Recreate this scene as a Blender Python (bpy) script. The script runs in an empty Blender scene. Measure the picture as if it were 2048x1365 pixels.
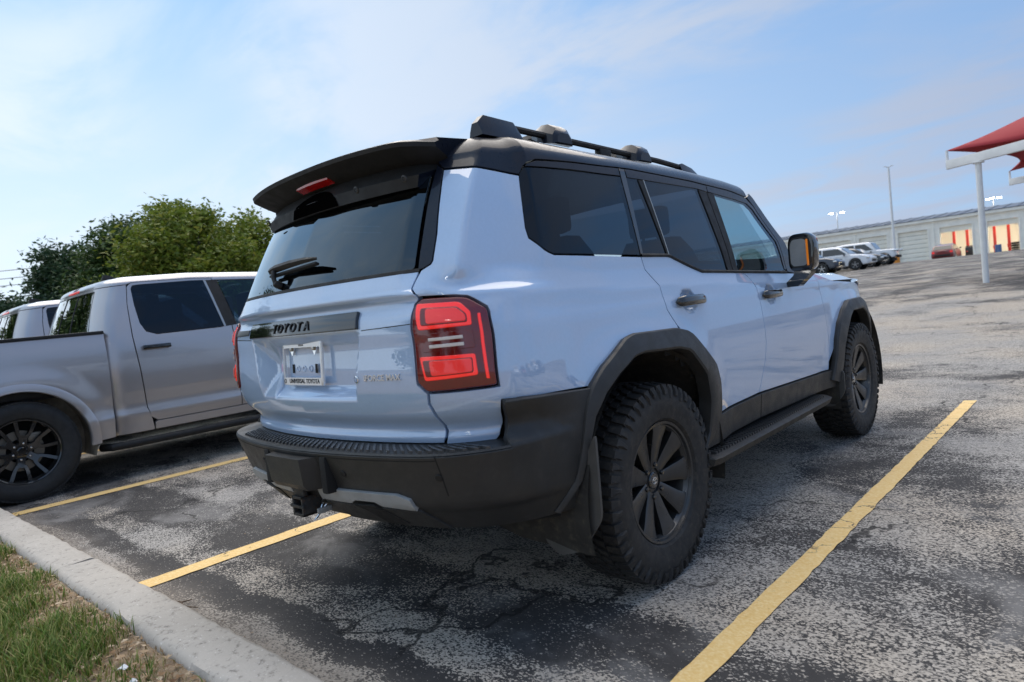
import bpy, bmesh, math, random
import numpy as np
from mathutils import Vector, Matrix
from mathutils.geometry import delaunay_2d_cdt
random.seed(7); RNG = np.random.default_rng(7)
rad = math.radians
scene = bpy.context.scene
COL = scene.collection

# ------------------------------------------------------------------ camera
CAM_POS = Vector((2.3874, -2.3650, 1.2043))
YAW, PITCH, ROLL, FPX = -0.75089, -0.05223, -0.10571, 1316.82
cd_ = bpy.data.cameras.new('camera'); cam = bpy.data.objects.new('camera', cd_); COL.objects.link(cam)
_f = Vector((math.sin(YAW)*math.cos(PITCH), math.cos(YAW)*math.cos(PITCH), math.sin(PITCH)))
_r = Vector((math.cos(YAW), -math.sin(YAW), 0)); _u = _r.cross(_f)
_r, _u = math.cos(ROLL)*_r+math.sin(ROLL)*_u, -math.sin(ROLL)*_r+math.cos(ROLL)*_u
cam.matrix_world = Matrix.Translation(CAM_POS) @ Matrix((_r, _u, -_f)).transposed().to_4x4()
cd_.sensor_width = 36; cd_.lens = FPX/2048*36; cd_.clip_start = .05; cd_.clip_end = 3000
cd_.dof.use_dof = True; cd_.dof.focus_distance = 3.4; cd_.dof.aperture_fstop = 3.2
scene.camera = cam

# ------------------------------------------------------------------ sky, sun, exposure
def N_(nt, typ, **kw):
    n = nt.nodes.new(typ)
    ins = kw.pop('ins', {})
    for k, v in kw.items(): setattr(n, k, v)
    for k, v in ins.items():
        s = n.inputs[k]
        if isinstance(v, bpy.types.NodeSocket): nt.links.new(v, s)
        else: s.default_value = v
    return n
def math_(nt, op, a, b=0., c=0., clamp=False):
    n = N_(nt, 'ShaderNodeMath', operation=op, use_clamp=clamp, ins={0: a, 1: b, 2: c}); return n.outputs[0]
def mrange(nt, v, a, b, c=0., d=1., smooth=True):
    return N_(nt, 'ShaderNodeMapRange', interpolation_type='SMOOTHSTEP' if smooth else 'LINEAR', ins={0: v, 1: a, 2: b, 3: c, 4: d}).outputs[0]
def mixc(nt, f, a, b, blend='MIX'):
    n = N_(nt, 'ShaderNodeMix', data_type='RGBA', blend_type=blend)
    for k, v in ((0, f), (6, a), (7, b)):
        if isinstance(v, bpy.types.NodeSocket): nt.links.new(v, n.inputs[k])
        else: n.inputs[k].default_value = (tuple(v)+(1,))[:4] if not isinstance(v, (int, float)) else v
    return n.outputs[2]
def noise(nt, vec, scale, detail=4, rough=.55, dist=0., dim='3D'):
    n = N_(nt, 'ShaderNodeTexNoise', noise_dimensions=dim, ins={'Scale': scale, 'Detail': detail, 'Roughness': rough, 'Distortion': dist})
    if vec is not None: nt.links.new(vec, n.inputs['Vector'])
    return n.outputs[0]
def mapping(nt, vec, loc=(0,0,0), rot=(0,0,0), sc=(1,1,1)):
    return N_(nt, 'ShaderNodeMapping', ins={0: vec, 1: loc, 2: rot, 3: sc}).outputs[0]

SUN_AZ = rad(-50)      # measured from +Y towards +X: the veiled sun stands high on the left, ahead of the camera
SUN_EL = rad(63)
world = bpy.data.worlds.new('World'); scene.world = world; world.use_nodes = True
wn = world.node_tree; wn.nodes.clear()
SKYS = .075
sky = N_(wn, 'ShaderNodeTexSky', sky_type='NISHITA', sun_disc=False, sun_elevation=SUN_EL, sun_rotation=SUN_AZ,
         air_density=1.0, dust_density=.6, ozone_density=1.6, altitude=200)
inc = N_(wn, 'ShaderNodeTexCoord').outputs['Generated']
sep = N_(wn, 'ShaderNodeSeparateXYZ', ins={0: inc})
den = math_(wn, 'ADD', math_(wn, 'MAXIMUM', sep.outputs[2], 0.), .14)
cv = N_(wn, 'ShaderNodeCombineXYZ', ins={0: math_(wn, 'DIVIDE', sep.outputs[0], den), 1: math_(wn, 'DIVIDE', sep.outputs[1], den), 2: 0.}).outputs[0]
c1 = noise(wn, mapping(wn, cv, (3.1, 1.7, 0), (0, 0, rad(35)), (.75, 1.35, 1)), 1.25, 9, .58, .6)
c2 = noise(wn, mapping(wn, cv, (8.3, 2.2, 0), (0, 0, rad(30)), (.6, 1.0, 1)), .6, 3, .5, .3)
cl = math_(wn, 'MULTIPLY', mrange(wn, c1, .37, .62), mrange(wn, math_(wn, 'MULTIPLY_ADD', sep.outputs[1], .07, c2), .36, .52))
west = mrange(wn, math_(wn, 'ADD', math_(wn, 'MULTIPLY', sep.outputs[0], -.80), math_(wn, 'MULTIPLY', sep.outputs[1], -.45)), -.70, 1.0)       # the bright side of the sky: left and behind the camera
haze = mrange(wn, sep.outputs[2], -.02, .55, 1., 0.)
def lin(r, g, b_): return tuple(c/SKYS for c in (r, g, b_))
veil = mixc(wn, west, mixc(wn, haze, lin(.15,.29,.56), lin(.23,.375,.60)), mixc(wn, haze, lin(.36,.59,.88), lin(.74,.85,.95)))
base = mixc(wn, .85, sky.outputs[0], veil)
ccol = mixc(wn, west, lin(.30,.345,.46), lin(.66,.75,.85))
base = mixc(wn, math_(wn, 'MULTIPLY', cl, .85), base, ccol)
bg = N_(wn, 'ShaderNodeBackground', ins={0: base, 1: SKYS})
wn.links.new(bg.outputs[0], N_(wn, 'ShaderNodeOutputWorld').inputs[0])
sd = bpy.data.lights.new('sun', 'SUN'); sd.energy = 2.4; sd.angle = rad(76); sd.color = (1., .87, .70)
sun = bpy.data.objects.new('sun', sd); COL.objects.link(sun)
SUN_DIR = Vector((math.sin(SUN_AZ)*math.cos(SUN_EL), math.cos(SUN_AZ)*math.cos(SUN_EL), math.sin(SUN_EL)))
sun.rotation_euler = (-SUN_DIR).to_track_quat('-Z', 'Y').to_euler(); sun.location = (-20, 0, 20)
vs = scene.view_settings; vs.view_transform = 'Standard'; vs.look = 'None'; vs.exposure = .45; vs.gamma = 1.; vs.use_curve_mapping = False
scene.render.film_transparent = False

# ------------------------------------------------------------------ mesh helpers
def tag(o, label=None, cat=None, group=None, kind=None):
    for k, v in (('label', label), ('category', cat), ('group', group), ('kind', kind)):
        if v: o[k] = v
    return o
def empty(name, loc=(0,0,0), rz=0., parent=None):
    o = bpy.data.objects.new(name, None); COL.objects.link(o); o.location = loc; o.rotation_euler = (0,0,rz); o.empty_display_size = .2
    if parent: o.parent = parent
    return o
def copy_tree(o, parent=None):
    c = o.copy(); COL.objects.link(c); c.parent = parent
    for ch in list(o.children): copy_tree(ch, c)
    return c
def mesh(name, v, f, m, parent=None, sharp=30., mats=None, fm=None):
    me = bpy.data.meshes.new(name); me.from_pydata([tuple(map(float, p)) for p in v], [], [tuple(map(int, q)) for q in f]); me.update()
    for mm in (mats or [m]): me.materials.append(mm)
    if fm is not None: me.polygons.foreach_set('material_index', fm)
    if sharp is not None:
        me.polygons.foreach_set('use_smooth', [True]*len(me.polygons)); me.set_sharp_from_angle(angle=rad(sharp))
    o = bpy.data.objects.new(name, me); COL.objects.link(o)
    if parent: o.parent = parent
    return o
class MB:
    """collects shapes of ONE part"""
    def __init__(s): s.v = []; s.f = []
    def add(s, v, f):
        n = len(s.v); s.v += [tuple(p) for p in v]; s.f += [tuple(i+n for i in q) for q in f]; return s
    def box(s, c, d, bev=0., rot=None):
        bm = bmesh.new(); bmesh.ops.create_cube(bm, size=1.)
        for p in bm.verts: p.co = Vector((p.co.x*d[0], p.co.y*d[1], p.co.z*d[2]))
        if bev > 0: bmesh.ops.bevel(bm, geom=bm.edges[:], offset=bev, segments=2, profile=.6, affect='EDGES')
        M = (rot if rot is not None else Matrix.Identity(3)); bm.verts.index_update()
        s.add([M @ p.co + Vector(c) for p in bm.verts], [[q.index for q in f.verts] for f in bm.faces]); bm.free(); return s
    def loft(s, rings, closed=True, cap=True):
        n = len(rings[0]); v = [p for r in rings for p in r]; f = []
        for i in range(len(rings)-1):
            for j in range(n if closed else n-1):
                k = (j+1) % n; f.append((i*n+j, i*n+k, (i+1)*n+k, (i+1)*n+j))
        if cap and closed: f.append(tuple(range(n-1, -1, -1))); f.append(tuple((len(rings)-1)*n+j for j in range(n)))
        return s.add(v, f)
    def tube(s, path, r, n=8, cap=True):
        path = [Vector(p) for p in path]; rr = r if isinstance(r, (list, tuple)) else [r]*len(path); rings = []
        t0 = (path[1]-path[0]).normalized(); a = t0.orthogonal().normalized()
        for i, p in enumerate(path):
            t = (path[min(i+1, len(path)-1)]-path[max(i-1, 0)]).normalized(); a = (a-t*a.dot(t)).normalized(); b = t.cross(a)
            rings.append([p+rr[i]*(math.cos(2*math.pi*k/n)*a+math.sin(2*math.pi*k/n)*b) for k in range(n)])
        return s.loft(rings, True, cap)
    def lathe(s, prof, n=48, closed=False, axis='x', c=(0,0,0)):
        """prof: (axial, radius) pairs, revolved about the axis"""
        rings = []
        for k in range(n+1):
            a = 2*math.pi*k/n
            ring = []
            for x, r in prof:
                p = (x, r*math.cos(a), r*math.sin(a)) if axis == 'x' else (r*math.cos(a), r*math.sin(a), x)
                ring.append((p[0]+c[0], p[1]+c[1], p[2]+c[2]))
            rings.append(ring)
        m = len(prof); v = [p for r in rings[:-1] for p in r]; f = []
        for k in range(n):
            k2 = (k+1) % n
            for j in range(m-1 if not closed else m):
                j2 = (j+1) % m; f.append((k*m+j, k*m+j2, k2*m+j2, k2*m+j) if axis == 'z' else (k*m+j, k2*m+j, k2*m+j2, k*m+j2))
        return s.add(v, f)
    def prism(s, poly, a, b):
        """poly of 3D points, extruded from +a to +b (vectors)"""
        n = len(poly); A = [Vector(p)+Vector(a) for p in poly]; B = [Vector(p)+Vector(b) for p in poly]
        return s.add(A+B, [tuple(range(n-1, -1, -1)), tuple(range(n, 2*n))]+[(i, (i+1) % n, n+(i+1) % n, n+i) for i in range(n)])
    def build(s, name, m, parent=None, sharp=30., fix=True):
        o = mesh(name, s.v, s.f, m, parent, None)
        if fix:
            bm = bmesh.new(); bm.from_mesh(o.data); bmesh.ops.recalc_face_normals(bm, faces=bm.faces[:]); bm.to_mesh(o.data); bm.free()
        if sharp is not None:
            o.data.polygons.foreach_set('use_smooth', [True]*len(o.data.polygons)); o.data.set_sharp_from_angle(angle=rad(sharp))
        return o
def subdivide_polyline(p, g, closed=True):
    p = [np.array(q, float) for q in p]; out = []
    for i in range(len(p) if closed else len(p)-1):
        a, b = p[i], p[(i+1) % len(p)]; n = max(1, int(math.ceil(np.linalg.norm(b-a)/g)))
        out += [a+(b-a)*k/n for k in range(n)]
    if not closed: out.append(p[-1])
    return np.array(out)
def round_poly(p, rc, n=5):
    p = [np.array(q, float) for q in p]; out = []; m = len(p)
    rcs = rc if isinstance(rc, (list, tuple)) else [rc]*m
    for i in range(m):
        a, b, c = p[i-1], p[i], p[(i+1) % m]; r = rcs[i]
        if r <= 0: out.append(b); continue
        la, lc = np.linalg.norm(a-b), np.linalg.norm(c-b); r1, r2 = min(r, .48*la), min(r, .48*lc)
        s, e = b+(a-b)/la*r1, b+(c-b)/lc*r2
        out += [(1-t)**2*s+2*t*(1-t)*b+t*t*e for t in np.linspace(0, 1, n)]
    return out
def area2(p): x, y = p[:,0], p[:,1]; return float(np.sum(x*np.roll(y,-1)-np.roll(x,-1)*y))
def inset(p, d):
    t = np.roll(p,-1,0)-p; t /= np.linalg.norm(t,axis=1,keepdims=True)+1e-12; t0 = np.roll(t,1,0); b = t+t0; b /= np.linalg.norm(b,axis=1,keepdims=True)+1e-9
    n = np.stack([-b[:,1], b[:,0]],-1); c = np.clip(np.abs((b*t).sum(-1)),.5,1)
    return p+n*(d/c)[:,None]
def in_poly(q, p):
    x, y = q[:,0], q[:,1]; r = np.zeros(len(q), bool)
    for (x0,y0),(x1,y1) in zip(p, np.roll(p,-1,0)):
        c = (y0 > y) != (y1 > y); r ^= c & (x < (x1-x0)*(y-y0)/((y1-y0) if y1 != y0 else 1e-12)+x0)
    return r
def surf_n(S, u, t, e=3e-3):
    a = S(u+e,t)-S(u-e,t); b = S(u,t+e)-S(u,t-e); n = np.cross(a,b); return n/(np.linalg.norm(n,axis=-1,keepdims=True)+1e-12)
def panel(name, poly, S, m, parent, g=.03, off=0., thick=.02, gap=.002, rc=0., bev=.0018, mirror=False, holes=None):
    """a sheet cut out of the surface S(u,t) along the outline poly, with rounded edge and returned rim"""
    if mirror: poly = [(-a, b) for a, b in poly][::-1]; rc = rc[::-1] if isinstance(rc, list) else rc
    if rc: poly = round_poly(poly, rc)
    B0 = subdivide_polyline(poly, g)
    if area2(B0) < 0: B0 = B0[::-1]
    B1 = inset(B0, gap) if gap else B0; B2 = inset(B0, gap+bev)
    lo, hi = B2.min(0), B2.max(0)
    gx, gy = np.meshgrid(np.arange(lo[0]+g*.37, hi[0], g), np.arange(lo[1]+g*.41, hi[1], g)); q = np.stack([gx.ravel(), gy.ravel()],-1)
    if len(q):
        q = q[in_poly(q, B2)]
        if len(q): q = q[np.min(np.linalg.norm(q[:,None]-B2[None],axis=-1),axis=1) > .45*g]
    allp = np.concatenate([B2, q]) if len(q) else B2
    r = delaunay_2d_cdt([Vector(p) for p in allp], [], [list(range(len(B2)))], 1, 1e-7)
    V = np.array([tuple(p) for p in r[0]]); F = [tuple(f) for f in r[2]]
    nrm = surf_n(S, V[:,0], V[:,1]); pos = S(V[:,0], V[:,1])+nrm*off
    n1 = surf_n(S, B1[:,0], B1[:,1]); p2 = S(B2[:,0], B2[:,1])+n1*off; p1 = S(B1[:,0], B1[:,1])+n1*(off-bev); p0 = p1-n1*thick
    tv = np.roll(p1,-1,0)-np.roll(p1,1,0); out = np.cross(tv, n1); out /= np.linalg.norm(out,axis=1,keepdims=True)+1e-12
    k, n = len(V), len(B1); verts = np.concatenate([pos, p2, p1, p1, p0]); faces = list(F); ln = [nrm[i] for f in F for i in f]
    for i in range(n):
        j = (i+1) % n
        faces.append((k+j, k+i, k+n+i, k+n+j)); ln += [n1[j], n1[i], out[i], out[j]]
        faces.append((k+2*n+j, k+2*n+i, k+3*n+i, k+3*n+j)); ln += [out[j], out[i], out[i], out[j]]
    me = bpy.data.meshes.new(name); me.from_pydata([tuple(p) for p in verts], [], faces); me.update(); me.materials.append(m)
    me.polygons.foreach_set('use_smooth', [True]*len(me.polygons))
    me.normals_split_custom_set([tuple(x) for x in ln])
    o = bpy.data.objects.new(name, me); COL.objects.link(o); o.parent = parent
    return o
def ribbon(name, O, I, S, prof, m, parent, g=.05, mirror=False, sharp=25):
    """band between outline O and outline I on S; prof = (fraction from O to I, height above S)"""
    n = 0
    def res(p, k):
        p = np.array(p, float); d = np.concatenate([[0], np.cumsum(np.linalg.norm(np.diff(p,axis=0),axis=1))]); d /= d[-1]
        return np.stack([np.interp(np.linspace(0,1,k), d, p[:,i]) for i in (0,1)],-1)
    L = np.linalg.norm(np.diff(np.array(O,float),axis=0),axis=1).sum(); k = max(4, int(L/g)); A, B = res(O,k), res(I,k)
    if mirror: A[:,0] *= -1; B[:,0] *= -1
    rings = []
    for w, h in prof:
        q = A+(B-A)*w; rings.append(S(q[:,0], q[:,1])+surf_n(S, q[:,0], q[:,1])*h)
    return MB().loft([list(map(tuple, r)) for r in rings], False, False).build(name, m, parent, sharp)
def text_mesh(name, body, size, m, parent, M, extr=.002, bevel=0., sx=1., align='CENTER', bold=0.):
    cu = bpy.data.curves.new(name, 'FONT'); cu.body = body; cu.size = size; cu.extrude = extr; cu.bevel_depth = bevel; cu.align_x = align; cu.align_y = 'CENTER'; cu.offset = bold; cu.resolution_u = 3
    to = bpy.data.objects.new(name+'_tmp', cu); COL.objects.link(to); bpy.context.view_layer.update()
    me = bpy.data.meshes.new_from_object(to.evaluated_get(bpy.context.evaluated_depsgraph_get())); bpy.data.objects.remove(to); bpy.data.curves.remove(cu)
    me.transform(M @ Matrix.Diagonal((sx,1,1,1))); me.materials.clear(); me.materials.append(m)
    o = bpy.data.objects.new(name, me); COL.objects.link(o); o.parent = parent; return o
def frame(o, x, y):
    """4x4 with origin o, text direction x, text up y"""
    x = Vector(x).normalized(); y = Vector(y); y = (y-x*y.dot(x)).normalized(); z = x.cross(y)
    return Matrix.Translation(Vector(o)) @ Matrix((x,y,z)).transposed().to_4x4()

# ------------------------------------------------------------------ materials
def pmat(name, col, rough=.5, metal=0., coat=0., coat_r=.03, spec=.5, emit=None, es=0., bump=0., bscale=400., var=0., vscale=6., ior=1.5, dirt=None):
    m = bpy.data.materials.new(name); m.use_nodes = True; nt = m.node_tree; b = nt.nodes['Principled BSDF']
    b.inputs['Base Color'].default_value = (*col, 1); b.inputs['Roughness'].default_value = rough; b.inputs['Metallic'].default_value = metal
    b.inputs['Coat Weight'].default_value = coat; b.inputs['Coat Roughness'].default_value = coat_r; b.inputs['Specular IOR Level'].default_value = spec; b.inputs['IOR'].default_value = ior
    if emit: b.inputs['Emission Color'].default_value = (*emit, 1); b.inputs['Emission Strength'].default_value = es
    tc = N_(nt, 'ShaderNodeTexCoord').outputs['Object']
    if var:
        n = mrange(nt, noise(nt, tc, vscale, 6, .62), .3, .7, 0., 1.)
        c = mixc(nt, n, tuple(x*(1-var) for x in col), tuple(min(1, x*(1+var)) for x in col))
        if dirt:
            d = math_(nt, 'MULTIPLY', mrange(nt, noise(nt, tc, vscale*2.7, 7, .7), .5, .68), dirt[3]); c = mixc(nt, d, c, dirt[:3])
        nt.links.new(c, b.inputs['Base Color'])
        nt.links.new(mrange(nt, noise(nt, tc, vscale*1.7, 5, .6), .3, .7, max(0,rough-.08), min(1,rough+.1)), b.inputs['Roughness'])
    if bump:
        bn = N_(nt, 'ShaderNodeBump', ins={'Strength': bump, 'Distance': .002, 'Height': noise(nt, tc, bscale, 3, .6)}); nt.links.new(bn.outputs[0], b.inputs['Normal'])
    return m
def glass(name, tint, ior=1.52, refl=(1,1,1), rough=0., k=1.7):
    m = bpy.data.materials.new(name); m.use_nodes = True; nt = m.node_tree; nt.nodes.clear()
    fr = N_(nt, 'ShaderNodeFresnel', ins={0: ior}).outputs[0]; fr = math_(nt, 'MULTIPLY', fr, k, clamp=True)
    mx = N_(nt, 'ShaderNodeMixShader', ins={0: fr, 1: N_(nt, 'ShaderNodeBsdfTransparent', ins={0: (*tint,1)}).outputs[0], 2: N_(nt, 'ShaderNodeBsdfGlossy', ins={0: (*refl,1), 1: rough}).outputs[0]})
    nt.links.new(mx.outputs[0], N_(nt, 'ShaderNodeOutputMaterial').inputs[0]); return m
M = {}
M['blue'] = pmat('pale_blue_paint', (.41, .545, .745), .5, 0., 1., .004, .1, var=.02, vscale=90)
M['blue'].node_tree.nodes['Principled BSDF'].inputs['Coat IOR'].default_value = 2.25
M['roofblack'] = pmat('black_roof_paint', (.006, .009, .018), .35, 0., .5, .05, .2, var=.05, vscale=50)
M['gloss'] = pmat('gloss_black_trim', (.006, .006, .007), .06, 0., 1., .01)
M['clad'] = pmat('charcoal_cladding_plastic', (.027, .0265, .0255), .45, bump=.25, bscale=1500, var=.16, vscale=7, dirt=(.10,.09,.075,.12))
M['matt'] = pmat('black_matt_plastic', (.008, .008, .008), .6, var=.2, vscale=12)
M['under'] = pmat('underbody_black', (.008, .008, .008), .8)
M['recess_shade'] = pmat('recess_shade_black', (.002,.002,.002), .95, spec=0.)  # near-zero black, paints in the shade of the spoiler recess
M['liner'] = pmat('dusty_wheel_liner', (.028, .025, .021), .8, var=.4, vscale=9, dirt=(.14,.115,.08,.35))
M['rubber'] = pmat('tyre_rubber', (.020, .019, .018), .66, var=.3, vscale=16, dirt=(.12,.095,.07,.30))
M['rubber2'] = pmat('smooth_tyre_rubber', (.017, .017, .017), .6, var=.25, vscale=14)
M['rim'] = pmat('dark_grey_alloy', (.060, .061, .063), .34, .7, .3, .1, var=.1, vscale=12)
M['rimblack'] = pmat('gloss_black_alloy', (.030, .030, .031), .16, .6, 1., .03)
M['flap'] = pmat('grey_mud_flap_rubber', (.070,.066,.060), .55, bump=.2, bscale=900, var=.15, vscale=9)
M['board'] = pmat('glint_step_plastic', (.055,.055,.056), .32)  # lighter than the cladding, so the tread glints sit in its colour
M['chrome'] = pmat('chrome', (.78, .78, .78), .12, 1.)
M['silver'] = pmat('satin_silver_trim', (.34, .35, .35), .42, .2, var=.12, vscale=10)
M['steel'] = pmat('bare_steel', (.5, .48, .43), .35, 1.)
M['rust'] = pmat('rusty_hitch_steel', (.035, .036, .038), .5, .3, var=.3, vscale=30, dirt=(.16,.075,.03,.5))
M['lens'] = pmat('dark_red_lens', (.15, .004, .005), .12, 0., 1., .0, var=.1, vscale=20)
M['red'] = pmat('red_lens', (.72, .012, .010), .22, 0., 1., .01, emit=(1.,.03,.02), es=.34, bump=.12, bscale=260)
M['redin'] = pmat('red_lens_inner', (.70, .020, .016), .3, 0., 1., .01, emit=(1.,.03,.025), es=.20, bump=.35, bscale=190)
M['brake'] = pmat('unlit_brake_lens', (.42,.010,.010), .2, 0., 1., .01, bump=.3, bscale=120)
M['white_lens'] = pmat('white_reverse_lens', (.72, .64, .58), .2, 0., 1., .01)
M['amber'] = pmat('amber_lens', (.75, .2, .015), .2, 0., 1., .01, emit=(1,.3,.02), es=.15)
M['redark'] = pmat('red_lens_groove', (.16,.004,.005), .2, 0., 1., .01)
M['badge'] = pmat('bright_badge', (.70,.71,.72), .25, .35)
M['letter'] = pmat('dark_badge_lettering', (.05, .052, .056), .3, .8)
M['ink'] = pmat('black_lettering', (.012, .012, .014), .5)
M['seat'] = pmat('dark_seat_fabric', (.02, .02, .022), .8)
M['privacy'] = glass('privacy_glass', (.03, .048, .072), 1.5, (.75,.88,1.), k=1.0)
M['plateframe'] = pmat('bright_plate_frame', (.80,.80,.80), .22, .35)
M['tint'] = glass('tinted_glass', (.30, .48, .54), 1.5, (.85,.93,1.), k=1.1)
M['clearglass'] = glass('windscreen_glass', (.72, .82, .84), 1.5)
M['backglass'] = glass('rear_privacy_glass', (.012, .018, .028), 1.6, (.80,.92,1.), k=1.5)
M['disc'] = pmat('brake_disc_steel', (.25, .23, .2), .45, .9)
# ------------------------------------------------------------------ ground
def lot_z(x, y):
    return np.interp(y, [6,12,20,40,55,69,82,400], [0,.18,.50,1.06,1.40,1.17,1.38,1.5])
def make_ground():
    m = bpy.data.materials.new('worn_asphalt'); m.use_nodes = True; nt = m.node_tree; b = nt.nodes['Principled BSDF']
    co = N_(nt, 'ShaderNodeTexCoord').outputs['Object']; sp = N_(nt, 'ShaderNodeSeparateXYZ', ins={0: co})
    big = noise(nt, mapping(nt, co, (4.2,1.3,0), sc=(1,1,1)), .75, 8, .62, .5)
    mid = noise(nt, mapping(nt, co, (1,7,0), (0,0,.5), (1.0,1.9,1)), 2.6, 6, .6, .8)
    fine = noise(nt, mapping(nt, co, (0,0,0), (0,0,-.6), (1.,1.7,1)), 62., 5, .62, .7)
    grit = N_(nt, 'ShaderNodeTexVoronoi', feature='F1', ins={'Vector': mapping(nt, co, (0,0,0), (0,0,-.6), (1,1.5,1)), 'Scale': 120., 'Randomness': 1.})
    gcol = grit.outputs['Color']; gv = N_(nt, 'ShaderNodeSeparateColor', ins={0: gcol}).outputs[0]
    # dark bands: sealer strip along the kerb, tyre lanes
    wob = math_(nt, 'MULTIPLY_ADD', noise(nt, co, 1.8, 4, .6), .30, -.15)
    yb = math_(nt, 'ADD', math_(nt, 'MULTIPLY_ADD', sp.outputs[0], -.03, sp.outputs[1]), wob)
    band = math_(nt, 'MULTIPLY', mrange(nt, yb, -1.22, -1.14), mrange(nt, yb, -1.0, -1.07))
    band2 = math_(nt, 'MULTIPLY', mrange(nt, yb, -.86, -.74), mrange(nt, yb, -.28, -.45))
    band3 = math_(nt, 'MULTIPLY', mrange(nt, yb, 5.3, 5.5), mrange(nt, yb, 6.5, 6.2))
    wear = math_(nt, 'ADD', math_(nt, 'MULTIPLY', big, .95), math_(nt, 'MULTIPLY', mid, .36))
    wear = math_(nt, 'MULTIPLY_ADD', band, -.22, wear); wear = math_(nt, 'MULTIPLY_ADD', band2, -.13, wear); wear = math_(nt, 'MULTIPLY_ADD', band3, -.12, wear)
    far = math_(nt, 'SUBTRACT', math_(nt, 'MULTIPLY', mrange(nt, sp.outputs[1], 2., 8.), .12), math_(nt, 'MULTIPLY', mrange(nt, sp.outputs[1], 11., 19.), .15))
    wear = math_(nt, 'ADD', far, wear)
    wear = mrange(nt, wear, .47, .77, 0., 1., True)
    thr = math_(nt, 'SUBTRACT', .715, math_(nt, 'MULTIPLY', wear, .36))
    spk = math_(nt, 'ADD', math_(nt, 'MULTIPLY', fine, .62), math_(nt, 'MULTIPLY', gv, .38))
    chip = mrange(nt, math_(nt, 'SUBTRACT', spk, thr), -.045, .055)
    tone = noise(nt, co, 9., 4, .6)
    dark = mixc(nt, tone, (.027,.0255,.026), (.066,.062,.060))
    warm = mrange(nt, noise(nt, co, .6, 3, .5), .38, .62)
    light = mixc(nt, gv, mixc(nt, warm, (.205,.195,.183), (.25,.22,.185)), mixc(nt, warm, (.45,.425,.39), (.56,.49,.405)))
    dust = math_(nt, 'MULTIPLY', math_(nt, 'MULTIPLY', mrange(nt, noise(nt, mapping(nt, co, (9,3,0)), 1.3, 7, .65, .6), .50, .70), .60), mrange(nt, sp.outputs[1], 17., 11., .25, 1.))
    c = mixc(nt, chip, dark, light); c = mixc(nt, dust, c, (.275,.265,.255))
    ve = N_(nt, 'ShaderNodeTexVoronoi', feature='DISTANCE_TO_EDGE', ins={'Vector': N_(nt, 'ShaderNodeVectorMath', operation='ADD', ins={0: co, 1: N_(nt, 'ShaderNodeVectorMath', operation='SCALE', ins={0: N_(nt, 'ShaderNodeTexNoise', ins={'Vector': co, 'Scale': 2.2, 'Detail': 6.}).outputs['Color'], 'Scale': .9}).outputs[0]}).outputs[0], 'Scale': .42}).outputs['Distance']
    crk = math_(nt, 'MULTIPLY', mrange(nt, ve, .0075, .002), mrange(nt, noise(nt, co, .8, 3), .47, .55)); c = mixc(nt, math_(nt, 'MULTIPLY', crk, .85), c, (.012,.011,.011))
    oil = math_(nt, 'MULTIPLY', mrange(nt, N_(nt, 'ShaderNodeTexVoronoi', feature='F1', ins={'Vector': co, 'Scale': .9}).outputs['Distance'], .10, .03), .6); c = mixc(nt, oil, c, (.02,.019,.02))
    # grime at the kerb foot
    gr = math_(nt, 'MULTIPLY', mrange(nt, yb, -1.08, -1.36), .7); c = mixc(nt, gr, c, mixc(nt, fine, (.13,.11,.09), (.38,.33,.28)))
    nt.links.new(c, b.inputs['Base Color']); b.inputs['Roughness'].default_value = .82; b.inputs['Specular IOR Level'].default_value = .35
    bn = N_(nt, 'ShaderNodeBump', ins={'Strength': .55, 'Distance': .006, 'Height': math_(nt, 'ADD', chip, math_(nt, 'MULTIPLY', fine, .8))}); nt.links.new(bn.outputs[0], b.inputs['Normal'])
    xs = np.unique(np.concatenate([np.linspace(-400,-60,9), np.linspace(-60,60,41), np.linspace(60,400,9)])); ys = np.unique(np.concatenate([np.linspace(-400,-20,9), np.linspace(-20,100,121), np.linspace(100,700,11)]))
    X, Y = np.meshgrid(xs, ys); Z = lot_z(X, Y); nx = len(xs)
    o = mesh('asphalt_lot', np.stack([X,Y,Z],-1).reshape(-1,3), [(i*nx+j, i*nx+j+1, (i+1)*nx+j+1, (i+1)*nx+j) for i in range(len(ys)-1) for j in range(nx-1)], m, None, 60); tag(o, kind='structure')
    # painted lines
    pm = bpy.data.materials.new('worn_yellow_line_paint'); pm.use_nodes = True; nt = pm.node_tree; b = nt.nodes['Principled BSDF']; co = N_(nt, 'ShaderNodeTexCoord').outputs['Object']
    n1 = noise(nt, co, 3.5, 6, .65); n2 = noise(nt, mapping(nt, co, sc=(1,1.4,1)), 70., 4, .65, .5)
    c = mixc(nt, n1, (.70,.43,.13), (.80,.56,.22)); c = mixc(nt, mrange(nt, n2, .35, .75), c, (.84,.64,.32))
    cr = N_(nt, 'ShaderNodeTexVoronoi', feature='DISTANCE_TO_EDGE', ins={'Vector': N_(nt, 'ShaderNodeVectorMath', operation='ADD', ins={0: co, 1: N_(nt, 'ShaderNodeVectorMath', operation='SCALE', ins={0: N_(nt, 'ShaderNodeTexNoise', ins={'Vector': co, 'Scale': 9., 'Detail': 5.}).outputs['Color'], 'Scale': .22}).outputs[0]}).outputs[0], 'Scale': 3.2}).outputs['Distance']
    crack = math_(nt, 'MULTIPLY', mrange(nt, cr, .018, .004), mrange(nt, noise(nt, co, 1.6, 3), .5, .56))
    pits = mrange(nt, noise(nt, mapping(nt, co, (3,3,0)), 46., 5, .7, .4), .66, .70)
    c = mixc(nt, math_(nt, 'MAXIMUM', crack, math_(nt, 'MULTIPLY', pits, .8)), c, (.10,.075,.05)); nt.links.new(c, b.inputs['Base Color']); b.inputs['Roughness'].default_value = .7
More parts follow.
